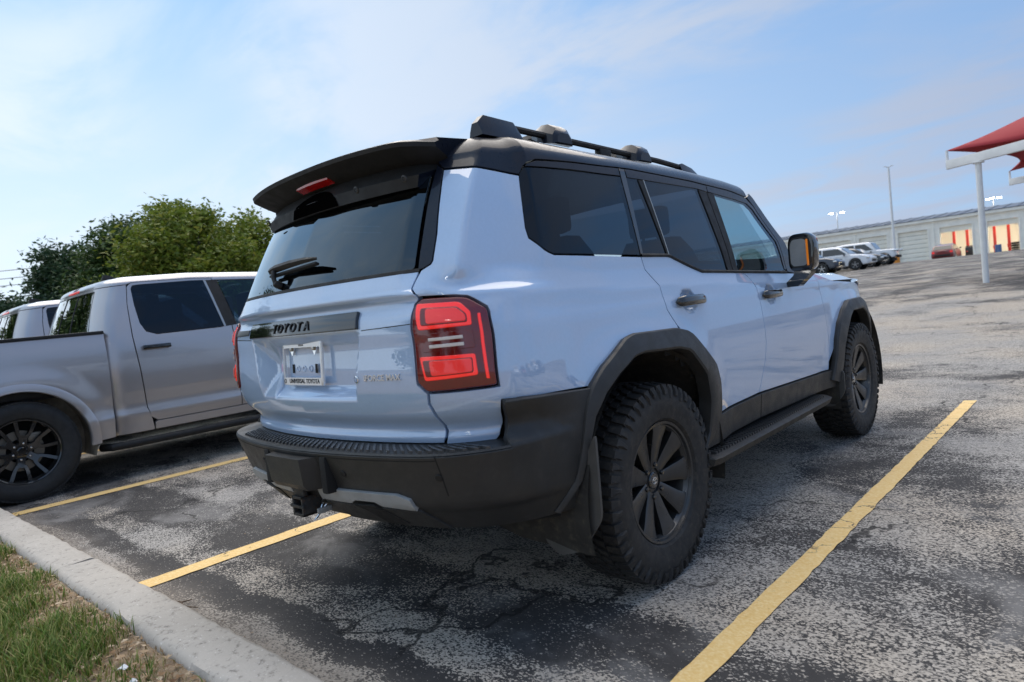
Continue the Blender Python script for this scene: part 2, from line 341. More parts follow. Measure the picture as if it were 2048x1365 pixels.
    bn = N_(nt, 'ShaderNodeBump', ins={'Strength': .4, 'Distance': .004, 'Height': n2}); nt.links.new(bn.outputs[0], b.inputs['Normal'])
    rg = random.Random(3)
    for x0, x1, ya, yb_, w in ((1.355,1.405,-1.36,4.26,.090), (-1.285,-1.27,-1.375,4.2,.128), (-3.99,-3.93,-1.455,4.2,.14), (-6.75,-6.70,-1.52,4.2,.10), (4.10,4.12,-1.3,4.2,.10)):
        L, Rr = [], []; n = 90
        for k in range(n+1):
            t = k/n; y = ya+(yb_-ya)*t; x = x0+(x1-x0)*t; e = .004
            L.append((x-w/2+rg.uniform(-e,e), y, .005)); Rr.append((x+w/2+rg.uniform(-e,e), y+.02*(k in (0,n)), .005))
        v = L+Rr; m_ = n+1
        tag(mesh('painted_line', v, [(i, m_+i, m_+i+1, i+1) for i in range(n)], pm, None, None), kind='structure')
    # kerb: cast sections with joints
    km = bpy.data.materials.new('weathered_kerb_concrete'); km.use_nodes = True; nt = km.node_tree; b = nt.nodes['Principled BSDF']; co = N_(nt, 'ShaderNodeTexCoord').outputs['Object']
    c = mixc(nt, noise(nt, co, 3.1, 7, .65), (.31,.285,.25), (.54,.505,.455)); c = mixc(nt, mrange(nt, noise(nt, co, 34., 6, .7), .52, .72), c, (.19,.175,.155)); c = mixc(nt, mrange(nt, noise(nt, mapping(nt, co, (4,2,1)), 90., 3, .6), .62, .72), c, (.62,.60,.57))
    nt.links.new(c, b.inputs['Base Color']); b.inputs['Roughness'].default_value = .85
    bn = N_(nt, 'ShaderNodeBump', ins={'Strength': .5, 'Distance': .006, 'Height': noise(nt, co, 60., 6, .7)}); nt.links.new(bn.outputs[0], b.inputs['Normal'])
    kb = empty('kerb', (0,-1.372,0), math.atan(.025)); tag(kb, kind='structure')
    joints = [-46,-40,-34,-28,-22,-16,-10,-5.0,-1.62,3.0,8,14,20,26,32]
    prof = [(0,0),(-.012,.085),(-.022,.112),(-.045,.125),(-.19,.127),(-.215,.118),(-.228,.09),(-.23,-.05)]
    for a, c_ in zip(joints[:-1], joints[1:]):
        n = max(2, int((c_-a)/.06)); rings = []
        for k in range(n+1):
            x = a+.007+(c_-a-.014)*k/n; j = lambda: rg.uniform(-.0034,.0034); rings.append([(x, y+j(), z+j()) for y, z in prof])
        MB().loft(rings, True, True).build('kerb_section', km, kb, 50)
    # verge: soil bank behind the kerb
    sm_ = bpy.data.materials.new('dry_soil'); sm_.use_nodes = True; nt = sm_.node_tree; b = nt.nodes['Principled BSDF']; co = N_(nt, 'ShaderNodeTexCoord').outputs['Object']
    c = mixc(nt, noise(nt, co, 14., 8, .7), (.15,.10,.062), (.46,.35,.235)); c = mixc(nt, mrange(nt, noise(nt, co, 70., 5, .7), .5, .7), c, (.52,.42,.30)); nt.links.new(c, b.inputs['Base Color']); b.inputs['Roughness'].default_value = .95
    bn = N_(nt, 'ShaderNodeBump', ins={'Strength': .9, 'Distance': .015, 'Height': noise(nt, co, 45., 7, .7)}); nt.links.new(bn.outputs[0], b.inputs['Normal'])
    xs = np.concatenate([np.linspace(-46,-5,40), np.linspace(-4.9,1.2,90), np.linspace(1.5,32,40)]); ys = np.concatenate([np.linspace(-1.60,-3.2,40), np.linspace(-3.4,-40,30)]); X, Y = np.meshgrid(xs, ys)
    Y = Y+.025*X*np.clip((Y+8)/6.4,0,1)
    Z = .098+.012*np.sin(X*5.1+1.3*np.sin(Y*4))*np.sin(Y*6.3+X*2)+RNG.normal(0,.0035,X.shape)+.03*np.clip((-1.75-Y)/1.,0,1); nx = len(xs)
    tag(mesh('verge', np.stack([X,Y,Z],-1).reshape(-1,3), [(i*nx+j, i*nx+j+1, (i+1)*nx+j+1, (i+1)*nx+j) for i in range(len(ys)-1) for j in range(nx-1)][::1], sm_, None, 80), kind='structure')

def island_mat(name, cols, rough=.6, trans=.25):
    m = bpy.data.materials.new(name); m.use_nodes = True; nt = m.node_tree; b = nt.nodes['Principled BSDF']
    g = N_(nt, 'ShaderNodeNewGeometry').outputs['Random Per Island']; r = N_(nt, 'ShaderNodeValToRGB', ins={0: g}); e = r.color_ramp.elements
    e[0].position = 0; e[0].color = (*cols[0],1); e[1].position = 1; e[1].color = (*cols[-1],1)
    for i, c in enumerate(cols[1:-1]): q = e.new((i+1)/(len(cols)-1)); q.color = (*c,1)
    nt.links.new(r.outputs[0], b.inputs['Base Color']); b.inputs['Roughness'].default_value = rough; b.inputs['Specular IOR Level'].default_value = .3
    if trans:
        t = N_(nt, 'ShaderNodeBsdfTranslucent'); nt.links.new(r.outputs[0], t.inputs[0]); mx = N_(nt, 'ShaderNodeMixShader', ins={0: trans, 1: b.outputs[0], 2: t.outputs[0]}); nt.links.new(mx.outputs[0], nt.nodes['Material Output'].inputs[0])
    return m
def kerb_back(x): return -1.602+.025*x
def make_grass():
    rg = np.random.default_rng(11)
    def dens(x, y):      # patchy lawn: green on the left and away from the kerb, bare soil near the right end
        d = kerb_back(x)-y; a = np.clip((d-.0+.06*np.sin(x*7)+.05*np.sin(x*17+y*9))/.28, 0, 1); b = np.clip((-.10-x+.35*np.sin(y*6+x*2)+d*.7)/.7, .04, 1); n = .5+.5*np.sin(x*11.+3*np.sin(y*7.))*np.sin(y*13.+x*3)
        return a*b*(.35+.65*n)
    def blades(n, x0, x1, y0, y1, hmin, hmax, w, green):
        x = rg.uniform(x0,x1,n); y = rg.uniform(y0,y1,n); d = dens(x,y); k = rg.uniform(0,1,n) < (d if green else (.12+.5*(1-d))); x, y = x[k], y[k]; k = y < kerb_back(x)+.01; x, y = x[k], y[k]; n = len(x)
        h = rg.uniform(hmin,hmax,n)*(.55+.6*dens(x,y)); a = rg.uniform(0,2*np.pi,n); lean = rg.uniform(.15,1.1,n)*h; bx, by = np.cos(a), np.sin(a); px, py = -by*w, bx*w; z0 = np.full(n,.095)+.03*np.clip((-1.75-y)/1.,0,1)
        V = np.empty((n,5,3)); 
        V[:,0] = np.stack([x-px,y-py,z0],-1); V[:,1] = np.stack([x+px,y+py,z0],-1)
        V[:,2] = np.stack([x+px*.8+bx*lean*.35,y+py*.8+by*lean*.35,z0+h*.62],-1); V[:,3] = np.stack([x-px*.8+bx*lean*.35,y-py*.8+by*lean*.35,z0+h*.62],-1); V[:,4] = np.stack([x+bx*lean,y+by*lean,z0+h],-1)
        f = []
        for i in range(n): q = 5*i; f += [(q,q+1,q+2,q+3),(q+3,q+2,q+4)]
        return V.reshape(-1,3), f
    v, f = blades(120000,-4.6,.6,-2.7,-1.6,.03,.10,.0021,True)
    tag(mesh('grass', v, f, island_mat('grass_blades', [(.04,.085,.012),(.085,.155,.022),(.14,.23,.035),(.24,.27,.07),(.40,.33,.15)]), None, None), 'green lawn grass growing on the bank behind the kerb', 'grass', kind='stuff')
    v, f = blades(42000,-5.,.9,-3.0,-1.6,.012,.05,.0020,False)
    tag(mesh('dry_grass', v, f, island_mat('dry_grass_blades', [(.16,.105,.05),(.34,.24,.12),(.50,.38,.22),(.24,.22,.08)]), None, None), 'dry straw coloured grass along the back of the kerb', 'grass', kind='stuff')
    # leaf litter
    V, F = [], []
    for i in range(2600):
        x = rg.uniform(-4.5,.9); y = kerb_back(x)-abs(rg.normal(0,.28))-.0; 
        if dens(np.array(x),np.array(y)) > .45 and rg.uniform() > .25: continue
        s = rg.uniform(.006,.020); a = rg.uniform(0,2*np.pi); c, s_ = np.cos(a)*s, np.sin(a)*s; z = .103+rg.uniform(0,.012)+.03*max(0,min(1,(-1.75-y))); q = len(V); t = rg.uniform(-.006,.010)
        V += [(x-c,y-s_,z+t),(x+s_*.5,y-c*.5,z),(x+c,y+s_,z+t),(x-s_*.5,y+c*.5,z+.003)]; F += [(q,q+1,q+3),(q+1,q+2,q+3)]
    tag(mesh('leaf_litter', V, F, island_mat('dead_leaves', [(.13,.07,.035),(.30,.19,.10),(.46,.34,.22),(.58,.47,.34)], .8, .1), None, None), 'scattered brown dead leaves and crumbs behind the kerb', 'leaves', kind='stuff')
    # a few leaves blown against the kerb foot and on the asphalt
    V, F = [], []
    for i in range(420):
        x = rg.uniform(-4.5,1.5); y = -1.368+.025*x+abs(rg.normal(0,.05)) if i < 300 else rg.uniform(-1.3,1.); s = rg.uniform(.003,.009); a = rg.uniform(0,6.28); c, s_ = np.cos(a)*s, np.sin(a)*s; z = .006; q = len(V)
        V += [(x-c,y-s_,z+.002),(x+s_*.5,y-c*.5,z),(x+c,y+s_,z+.003),(x-s_*.5,y+c*.5,z)]; F += [(q,q+1,q+3),(q+1,q+2,q+3)]
    tag(mesh('kerb_debris', V, F, island_mat('kerb_crumbs', [(.08,.05,.03),(.26,.18,.11),(.5,.42,.32)], .8, 0), None, None), 'small leaf crumbs lying along the foot of the kerb', 'debris', kind='stuff')
    pw = pmat('crumpled_white_paper', (.78,.80,.83), .6)
    for (x, y, s, rz, lab) in ((-.155,-1.745,.018,.4,'crumpled white paper scrap lying in the dry leaves behind the kerb'), (-.02,-1.755,.013,1.2,'smaller white paper scrap at the bottom edge of the picture')):
        V = [(-s,-s*.5,0),(0,-s*.6,.008),(s,-s*.3,.002),(s*.9,s*.5,.006),(0,s*.45,.014),(-s*.8,s*.6,.004)]
        o = mesh('paper_scrap', [(a*math.cos(rz)-b_*math.sin(rz), a*math.sin(rz)+b_*math.cos(rz), c) for a, b_, c in V]+[(a*math.cos(rz)-b_*math.sin(rz), a*math.sin(rz)+b_*math.cos(rz), c-.002) for a, b_, c in V], [(0,1,4,5),(1,2,3,4),(11,10,7,6),(10,9,8,7),(0,6,7,1),(1,7,8,2),(2,8,9,3),(3,9,10,4),(4,10,11,5),(5,11,6,0)], pw, None, None); o.location = (x, y, .118); tag(o, lab, 'paper', 'paper scraps on the verge')
    V = []; st = [(-.90,-1.335),(-.84,-1.315),(-.78,-1.322),(-.70,-1.29)]
    tw = MB().tube([(x, y, .010+.004*(i % 2)) for i, (x, y) in enumerate(st)], [.004,.005,.004,.002], 6).tube([(-.84,-1.315,.012),(-.82,-1.27,.014)], [.004,.002], 5).build('twig', pmat('bark_brown', (.09,.055,.03), .8), None); tag(tw, 'small brown twig on the asphalt against the kerb', 'twig')
make_ground(); make_grass()
# ------------------------------------------------------------------ wrap surfaces for vehicle bodies
def sstep(a, b, x): t = np.clip((x-a)/(b-a), 0, 1); return t*t*(3-2*t)
def herm(z, zs, vs_):
    zs = np.asarray(zs, float); v = np.asarray(vs_, float); m = np.gradient(v, zs); z = np.clip(z, zs[0], zs[-1]); i = np.clip(np.searchsorted(zs, z)-1, 0, len(zs)-2)
    h = zs[i+1]-zs[i]; t = (z-zs[i])/h
    return (2*t**3-3*t*t+1)*v[i]+(t**3-2*t*t+t)*h*m[i]+(-2*t**3+3*t*t)*v[i+1]+(t**3-t*t)*h*m[i+1]
class Plan:
    """half plan outline from the rear centre to the front centre, by arc length"""
    def __init__(s, pts, rads):
        out = [np.array(pts[0], float)]
        for i in range(1, len(pts)-1):
            a, b, c = [np.array(p, float) for p in pts[i-1:i+2]]; r = rads[i]; la, lc = np.linalg.norm(a-b), np.linalg.norm(c-b)
            p, q = b+(a-b)/la*min(r, .49*la), b+(c-b)/lc*min(r, .49*lc)
            out += [(1-t)**2*p+2*t*(1-t)*b+t*t*q for t in np.linspace(0, 1, 15)]
        out.append(np.array(pts[-1], float)); p = np.array(out)
        d = np.concatenate([[0], np.cumsum(np.linalg.norm(np.diff(p, axis=0), axis=1))]); s.L = d[-1]; m = int(s.L/.01); ss = np.linspace(0, s.L, m)
        q = np.stack([np.interp(ss, d, p[:, i]) for i in range(2)], -1); k = np.exp(-.5*(np.arange(-9, 10)/3.5)**2); k /= k.sum()
        e = np.concatenate([2*q[:1]-q[9:0:-1], q, 2*q[-1:]-q[-2:-11:-1]]); s.p = np.stack([np.convolve(e[:, i], k, 'valid') for i in range(2)], -1); s.s = ss
    def __call__(s, u): return np.interp(u, s.s, s.p[:, 0]), np.interp(u, s.s, s.p[:, 1])
    def normal(s, u):
        X1, Y1 = s(np.minimum(u+.012, s.L)); X0, Y0 = s(np.maximum(u-.012, 0)); dx, dy = X1-X0, Y1-Y0; l = np.hypot(dx, dy)+1e-12
        return np.where(u < .02, 0., dy/l), -dx/l

PL = Plan([(0,-1.062),(.25,-1.052),(.5,-1.012),(.70,-.955),(.872,-.735),(.915,-.35),(.93,.4),(.935,1.4),(.93,2.2),(.915,2.75),(.875,3.3),(.72,3.62),(.35,3.72),(0,3.74)],
          [0,.12,.12,.10,.13,.2,.3,.3,.3,.3,.2,.2,.2,0])
AZ = ([.40,.55,.70,.85,.97,1.08,1.15,1.19,1.25,1.36,1.55,1.76,1.80], [.985,1.003,1.020,1.030,1.027,1.016,1.006,.994,.979,.963,.925,.878,.87])
DZ = ([.40,.70,.765,.785,.80,.87,.95,1.10,1.22,1.240,1.262,1.284,1.296,1.355,1.375,1.45,1.60,1.80], [.16,.075,.055,.050,.060,.022,.0,.0,.010,.020,.022,-.002,.002,.030,.038,.075,.155,.285])
ZR, RZ, RX = 1.745, .105, .14
def SUV(u, t, off=0.):
    u, t = np.broadcast_arrays(np.asarray(u, float), np.asarray(t, float)); sg = np.where(u < 0, -1., 1.); ua = np.abs(u); X, Y = PL(ua)
    ph = np.clip((t-ZR)/.2, 0, 1)*np.pi/2; tz = np.minimum(t, ZR); z = tz+RZ*np.sin(ph); ins = RX*(1-np.cos(ph)); tz = tz+RZ*np.sin(ph)*.5
    X0, Y0 = X, Y
    kb = sstep(1.29, 1.36, tz); Xf, Yf = facet(ua); X = X+(Xf-X)*kb; Y = Y+(Yf-Y)*kb      # faceted rear pillar above the shoulder
    x = X*herm(tz, *AZ); y = Y+sstep(-.35, -.9, Y0)*herm(tz, *DZ)
    d = tz-np.interp(Y0, [-.75,.3,1.1,2.2,3.4], [1.243,1.222,1.193,1.150,1.10]); sd_ = sstep(.78, 1.12, ua)*sstep(5.6, 5.0, ua)
    x = x-sd_*(.16*np.clip(d, 0, .085)+.10*np.clip(-d, 0, .05)*np.where(d < 0, 1, 0))          # shoulder crease along the doors
    x = x+.06*sstep(.35, .66, ua)*sstep(1.3, .8, ua)*sstep(.78, .93, tz)*sstep(1.30, 1.255, tz)
    z = z+sstep(1.30, 1.745, tz)*np.interp(Y, [-1.,-.55,0,.8,1.28,1.78,2.4], [.015,.012,-.004,-.017,-.042,-.085,-.15])
    for yc in (0., 2.85): x = x+.03*(1-sstep(.50, .78, np.hypot(Y-yc, tz-.42)))*sstep(1.16, .95, tz)
    nx, ny = PL.normal(ua); x = x-nx*(ins-off); y = y-ny*(ins-off)
    return np.stack([sg*x, y, z], -1)
_fa = np.array([PL(q) for q in (.60,.825,1.20)]); _nx, _ny = PL.normal(np.array(.825)); _fa[1] += .030*np.array([_nx, _ny])
def facet(ua):
    out = []
    for i in (0, 1):
        v = 0
        for e_ in (-.012, -.006, 0, .006, .012): v = v+np.interp(ua+e_, [.60,.825,1.20], _fa[:, i])/5
        out.append(v)
    X, Y = PL(ua); w = sstep(.585, .63, ua)*sstep(1.24, 1.17, ua); return X+(out[0]-X)*w, Y+(out[1]-Y)*w
RECESS = np.array([(-.405,1.175),(.405,1.175),(.345,.925),(-.345,.925)])
def poly_dist(q, p):
    d = np.full(q.shape[:-1], 1e9)
    for a, b in zip(p, np.roll(p, -1, 0)):
        ab = b-a; t = np.clip(((q-a)@ab)/(ab@ab), 0, 1); d = np.minimum(d, np.linalg.norm(q-a-t[..., None]*ab, axis=-1))
    return d
def GATE(u, t):
    u, t = np.broadcast_arrays(np.asarray(u, float), np.asarray(t, float)); p = SUV(u, t).copy()
    q = np.stack([u, t], -1); d = poly_dist(q, RECESS)*np.where(in_poly(q.reshape(-1, 2), RECESS).reshape(u.shape), 1., -1.)
    sl = np.where(u < -.22, .105, np.where(u > .25, .045, .045)); p[..., 1] += .056*np.clip(d/sl, 0, 1)*sstep(-.002, .012, d)
    return p
BO = ([0,.7,.85,1.0,1.15,1.4], [.135,.125,.105,.05,.022,.02]); BT = ([.40,.45,.47,.535,.55,.562,.60,.72,.745,.757,.775,.80,.84,.90], [.15,.40,.50,.80,.93,.965,.985,1.0,1.0,.93,.66,.48,.32,.25])
def BUMP(u, t):
    u, t = np.broadcast_arrays(np.asarray(u, float), np.asarray(t, float)); o = np.interp(np.abs(u), *BO)*np.interp(t, *BT); o = np.where(t > .5, np.maximum(o, .020), o)
    return SUV(u, t, o)

def DOOR(u, t):
    u, t = np.broadcast_arrays(np.asarray(u, float), np.asarray(t, float)); p = SUV(u, t).copy(); ua = np.abs(u)
    for hu, ht in ((2.126,1.143), (3.06,1.119)): p[..., 0] -= np.sign(u)*.030*(1-sstep(.62, 1.04, np.hypot((ua-hu)/.068, (t-ht)/.056)))
    return p
def make_suv():
    R = empty('sport_utility_vehicle')
    tag(R, 'pale blue SUV with black roof and red tail lights in the middle of the picture', 'suv')
    both = (False, True)
    # ---- dark inner body, floor and wheel houses behind the panels
    us = np.linspace(-5.3, 5.3, 260); ts = np.linspace(.42, 1.33, 30); U, T = np.meshgrid(us, ts); pos = SUV(U, T, -.045-.055*(np.abs(U) < .60)); f = []
    for i in range(len(ts)-1):
        for j in range(len(us)-1):
            c = pos[i:i+2, j:j+2].mean((0, 1)); near = min(math.hypot(c[1], c[2]-.42), math.hypot(c[1]-2.85, c[2]-.42))
            if not (near < .54 and abs(c[0]) > .6) and not (T[i, j] > 1.12 and abs(U[i, j]) > 3.7): a = i*len(us)+j; f.append((a, a+1, a+len(us)+1, a+len(us)))
    mesh('inner_body', pos.reshape(-1, 3), f, M['under'], R)
    fl = MB().box((0, 1.40, .48), (1.24, 4.0, .08)); fl.box((0, 1.4, .40), (.5, 3.0, .1)); fl.box((0, -.02, .40), (1.3, .12, .12), .04); fl.lathe([(-.1,.0),(-.1,.13),(.1,.13),(.1,0)], 20, c=(0,-.02,.40)); fl.box((0,2.85,.4),(1.2,.12,.1),.03)
    fl.build('underbody', M['under'], R)
    for sx in (-1, 1):
        for yc in (0., 2.85):
            rings = []
            for x in (.97, .93, .60, .42):
                rr = .545 if x > .9 else .53
                rings.append([(sx*x, yc+rr*math.cos(a)*(1. if x > .5 else .92), .42+(rr*math.sin(a))*(1. if x > .5 else .9)) for a in np.linspace(-.25, math.pi+.25, 40)])
            mb = MB().loft(rings, False, False); mb.add(rings[-1]+[(sx*.42, yc, .42)], [(i, i+1, 40) for i in range(39)])
            mb.build('wheel_house', M['liner'], R, 40)
    # ---- tailgate
    half = [(.658,.760),(.670,.786),(.614,.909),(.620,.945),(.593,.978),(.597,1.055),(.599,1.159),(.614,1.245),(.644,1.268),(.668,1.284),(.677,1.338),(.680,1.357)]
    gate = [(-a, b) for a, b in half[::-1]]+half; gate = half[::1]+[(-a, b) for a, b in half[::-1]]
    tg = panel('tailgate', gate, GATE, M['blue'], R, g=.0105, thick=.03, gap=.003)
    # crease line across the gate beside the garnish
    for mi in both: panel('gate_seam', [(.415,1.1735),(.600,1.1795),(.600,1.1825),(.415,1.1765)], SUV, M['under'], tg, g=.04, off=.0005, thick=.001, gap=0, bev=.0002, mirror=mi)
    gn = panel('garnish', [(-.405,1.180),(.405,1.180),(.405,1.242),(-.405,1.242)], SUV, M['gloss'], tg, g=.03, off=.013, thick=.055, gap=0, bev=.004, rc=.006)
    panel('model_badge', [(-.645,1.193),(-.44,1.195),(-.44,1.222),(-.645,1.224)], SUV, M['letter'], tg, g=.05, off=.004, thick=.004, rc=.004)
    def on_gate(u, t, S=SUV, off=0.):
        u_, t_ = np.array([u]), np.array([t]); p = S(u_, t_)[0]; n = surf_n(S, u_, t_, 8e-3)[0]; tx = (S(u_+.01, t_)-S(u_-.01, t_))[0]; tz = (S(u_, t_+.01)-S(u_, t_-.01))[0]; return frame(p+n*off, tx, tz)
    for ch, du in zip('TOYOTA', (-.125,-.077,-.026,.026,.074,.125)): text_mesh('letter', ch, .054, M['letter'], tg, on_gate(du, 1.207, SUV, .0140), .002, .0006, 1.0, bold=-.0002)
    text_mesh('hybrid_badge', 'iFORCE MAX', .030, M['badge'], tg, on_gate(.472, 1.006, GATE, .002), .0015, .0, 1.02, bold=.0006)
    b = MB(); b.lathe([(0,.0135),(.003,.0135),(.004,.010)], 20, axis='z'); o = b.build('badge_dot', M['chrome'], tg); o.data.transform(on_gate(.368, 1.003, GATE, .001))
    # licence plate recess: dealer frame
    pm = on_gate(-.012, 1.065, GATE, .010)
    def rr(w, h, r, n=6): return [(sx*(w-r)+r*math.cos(a), sy*(h-r)+r*math.sin(a)) for (sx, sy, a0) in ((1,1,0),(-1,1,90),(-1,-1,180),(1,-1,270)) for a in [rad(a0+90*k/(n-1)) for k in range(n)]]
    O, I = rr(.163,.0865,.012), rr(.148,.060,.004); I = [(x, y+.004) for x, y in I]
    fb = MB(); n = len(O); fb.loft([[(x, y, 0) for x, y in O], [(x, y, .007) for x, y in O], [(x*.985, y*.98, .009) for x, y in O], [(x, y, .009) for x, y in I], [(x, y, 0) for x, y in I]], True, False)
    pf = fb.build('plate_frame', M['plateframe'], R, 40); pf.data.transform(pm)
    txt = pm @ Matrix.Translation((.012, -.0705, .0095)); text_mesh('frame_lettering', 'UNIVERSAL TOYOTA', .0245, M['ink'], pf, txt, .0004, 0, 1.06, bold=.0006)
    text_mesh('frame_lettering', 'UTX', .015, M['ink'], pf, pm @ Matrix.Translation((0, .0745, .0095)), .0004, 0, 1.3, bold=.0006)
    o = MB().lathe([(0,.009),(.001,.009),(.001,.0065),(0,.0065)], 18, axis='z').build('frame_emblem', M['ink'], pf); o.data.transform(pm @ Matrix.Translation((-.147, -.0705, .0092)))
    for sx in (-1, 1):
        s_ = MB().lathe([(0,.008),(.006,.008),(.008,.005),(.008,0)], 12, axis='z').build('plate_screw', M['steel'], pf); s_.data.transform(pm @ Matrix.Translation((sx*.092, .058, .002)))
        t_ = MB().prism([(-.022,.012,0),(.022,.012,0),(0,-.022,0)], (0,0,0), (0,0,.003)).build('screw_tab', M['chrome'], pf); t_.data.transform(pm @ Matrix.Translation((sx*.092, .052, -.002)))
    for x_ in (-.105, -.065, -.015, .035, .085):
        if x_ in (-.105, .085): h_ = MB().box((0,0,0), (.016,.036,.003), .001).build('plate_slot', M['under'], tg); h_.data.transform(pm @ Matrix.Translation((x_, -.021, -.0085)))
        else: h_ = MB().lathe([(0,.013),(.002,.013),(.002,.009),(0,.009)], 18, axis='z').build('plate_hole_ring', M['blue'], tg); h_.data.transform(pm @ Matrix.Translation((x_, -.021, -.0098)))
    # ---- rear window, black pillar strips, wiper
    rw = panel('rear_window', [(-.663,1.362),(.663,1.362),(.655,1.5),(.648,1.66),(.640,1.76),(-.640,1.76),(-.648,1.66),(-.655,1.5)], SUV, M['backglass'], R, g=.03, off=-.002, thick=.006, gap=.002, rc=.02)
    panel('rear_window_seal', [(-.68,1.353),(.68,1.353),(.68,1.366),(-.68,1.366)], SUV, M['matt'], R, g=.05, off=.001, thick=.01, gap=.0)
    for mi in both:
        panel('pillar_trim', [(.684,1.360),(.693,1.363),(.718,1.375),(.724,1.386),(.722,1.475),(.704,1.624),(.690,1.713),(.655,1.74),(.658,1.66),(.666,1.5),(.672,1.362)], SUV, M['roofblack'], R, g=.03, thick=.03, mirror=mi)
    wp = on_gate(-.13, 1.385, SUV, .0)
    w = MB(); w.lathe([(0,.016),(.02,.015),(.030,.010),(.032,0)], 20, axis='z'); w.tube([(0,0,.024),(-.012,.025,.034),(-.02,.05,.036)], [.008,.010,.012], 8)
    rings = []
    for x_, yc_, h_, zt_ in ((-.085,.062,.004,.032),(-.078,.062,.014,.038),(-.02,.066,.017,.044),(.10,.072,.016,.042),(.22,.073,.012,.038),(.31,.068,.006,.034),(.315,.067,.002,.030)):
        rings.append([(x_, yc_-h_, .026), (x_, yc_-h_*.9, zt_*.75), (x_, yc_-h_*.2, zt_), (x_, yc_+h_*.7, zt_*.92), (x_, yc_+h_, .026)])
    w.loft(rings)
    wo = w.build('rear_wiper', M['matt'], R, 45); wo.data.transform(wp)
    wb = MB().box((.115,.044,.016), (.39,.010,.018), .003).build('wiper_blade', M['under'], wo); wb.data.transform(wp @ Matrix.Rotation(.03, 4, 'Z'))
    # ---- tail lights
    LP = [(.641,1.264),(.764,1.257),(.797,1.251),(.865,1.211),(.873,1.198),(.866,1.06),(.860,.953),(.624,.950),(.596,.983),(.603,1.16),(.615,1.244)]
    for mi in both:
        tl = panel('tail_light', LP, SUV, M['lens'], R, g=.02, off=.010, thick=.04, gap=.003, rc=.012, bev=.006, mirror=mi)
        def ring_panel(nm, P_, I_, mt, off, th=.006):
            # frame shaped light guide, cut as four strips round the inner outline
            return panel(nm, P_, SUV, mt, tl, g=.015, off=off, thick=th, gap=.001, rc=.010, bev=.003, mirror=mi)
        up = [(.624,1.244),(.762,1.237),(.779,1.230),(.812,1.200),(.808,1.156),(.627,1.156)]; upi = [(.642,1.226),(.759,1.221),(.769,1.219),(.798,1.194),(.796,1.166),(.640,1.168)]; upc = [(.660,1.222),(.758,1.217),(.766,1.215),(.794,1.192),(.792,1.170),(.660,1.172)]
        lo = [(.617,1.070),(.802,1.066),(.803,.994),(.626,.988)]; loi = [(.626,1.058),(.792,1.055),(.790,1.003),(.632,1.000)]; loc = [(.648,1.055),(.789,1.052),(.787,1.006),(.651,1.003)]
        for a, b_, c_ in ((up, upi, upc), (lo, loi, loc)):
            ring_panel('light_guide', a, None, M['red'], .0125); ring_panel('guide_groove', b_, None, M['redark'], .0150); ring_panel('light_block', c_, None, M['redin'], .0172)  # dark red groove panel between guide frame and inner block
        panel('reverse_housing', [(.636,1.146),(.806,1.146),(.806,1.082),(.630,1.080)], SUV, M['lens'], tl, g=.02, off=.012, thick=.006, rc=.008, mirror=mi)
        for a, b_ in ((1.116,1.131), (1.092,1.108)): panel('reverse_strip', [(.655,a),(.772,a),(.772,b_),(.655,b_)], SUV, M['white_lens'], tl, g=.02, off=.0165, thick=.006, rc=.004, mirror=mi)
        panel('side_marker', [(.830,1.194),(.844,1.193),(.837,1.10),(.838,.977),(.823,.979),(.822,1.10)], SUV, M['red'], tl, g=.02, off=.0135, thick=.006, rc=.004, mirror=mi)
    # ---- body sides
    doorcut = [(1.834,1.361),(1.843,1.301),(1.908,1.226),(1.918,1.118),(1.967,1.045),(2.05,.95),(2.13,.83),(2.16,.72),(2.15,.585)]
    fcut = [(2.795,1.253),(2.838,1.231),(2.888,1.167),(2.900,1.086),(2.899,.870),(2.876,.777),(2.795,.604)]
    ncut = [(3.872,1.215),(3.883,1.147),(3.905,1.019),(3.945,.784),(3.930,.590)]
    belt = [(1.834,1.361),(2.067,1.357),(2.10,1.345),(2.223,1.307),(2.339,1.273),(2.744,1.257),(3.412,1.232),(3.62,1.225)]
    for mi in both:
        q = [(.684,1.358),(.675,1.330),(.667,1.284),(.643,1.268),(.764,1.262),(.80,1.255),(.870,1.214),(.878,1.196),(.871,1.06),(.865,.948),(.624,.945),(.618,.912),(.674,.786),(.662,.757),(.838,.757),(.856,.772),(.862,.900),(.93,.897),(1.30,.882),(1.34,.90),(1.45,.955),(1.60,1.0),(1.86,1.0),(1.967,1.0)]
        q += [(1.967,1.045),(1.918,1.118),(1.908,1.226),(1.843,1.301),(1.834,1.359),(1.268,1.378),(1.238,1.388),(1.146,1.442),(1.135,1.478),(1.133,1.575),(1.130,1.672),(.809,1.703),(.690,1.711),(.704,1.624),(.722,1.475),(.724,1.386),(.718,1.375),(.693,1.363)]
        panel('quarter_panel', q, SUV, M['blue'], R, g=.022, thick=.03, gap=.0022, mirror=mi)
        rd = panel('rear_door', doorcut+[(2.314,.593),(2.795,.604)]+fcut[::-1][1:-1]+[(2.795,1.254)]+belt[1:6][::-1], DOOR, M['blue'], R, g=.016, thick=.03, gap=.0022, mirror=mi)
        fd = panel('front_door', fcut[::-1]+[], SUV, M['blue'], R, g=.05) if False else panel('front_door', fcut+[(3.70,.572),(3.930,.566)]+ncut[::-1][1:]+[(3.62,1.222),(3.412,1.230),(2.795,1.254)], DOOR, M['blue'], R, g=.016, thick=.03, gap=.0022, mirror=mi)
        fn = ncut[:-1]+[(3.932,.62),(4.03,.72),(4.14,.90),(4.32,.98),(4.72,.98),(4.90,.90),(5.02,.76),(5.10,.60),(5.40,.60),(5.55,.75),(5.55,.98),(5.12,1.04),(4.80,1.115),(4.2,1.150)]
        panel('front_fender', fn, SUV, M['blue'], R, g=.028, thick=.03, gap=.0022, mirror=mi)
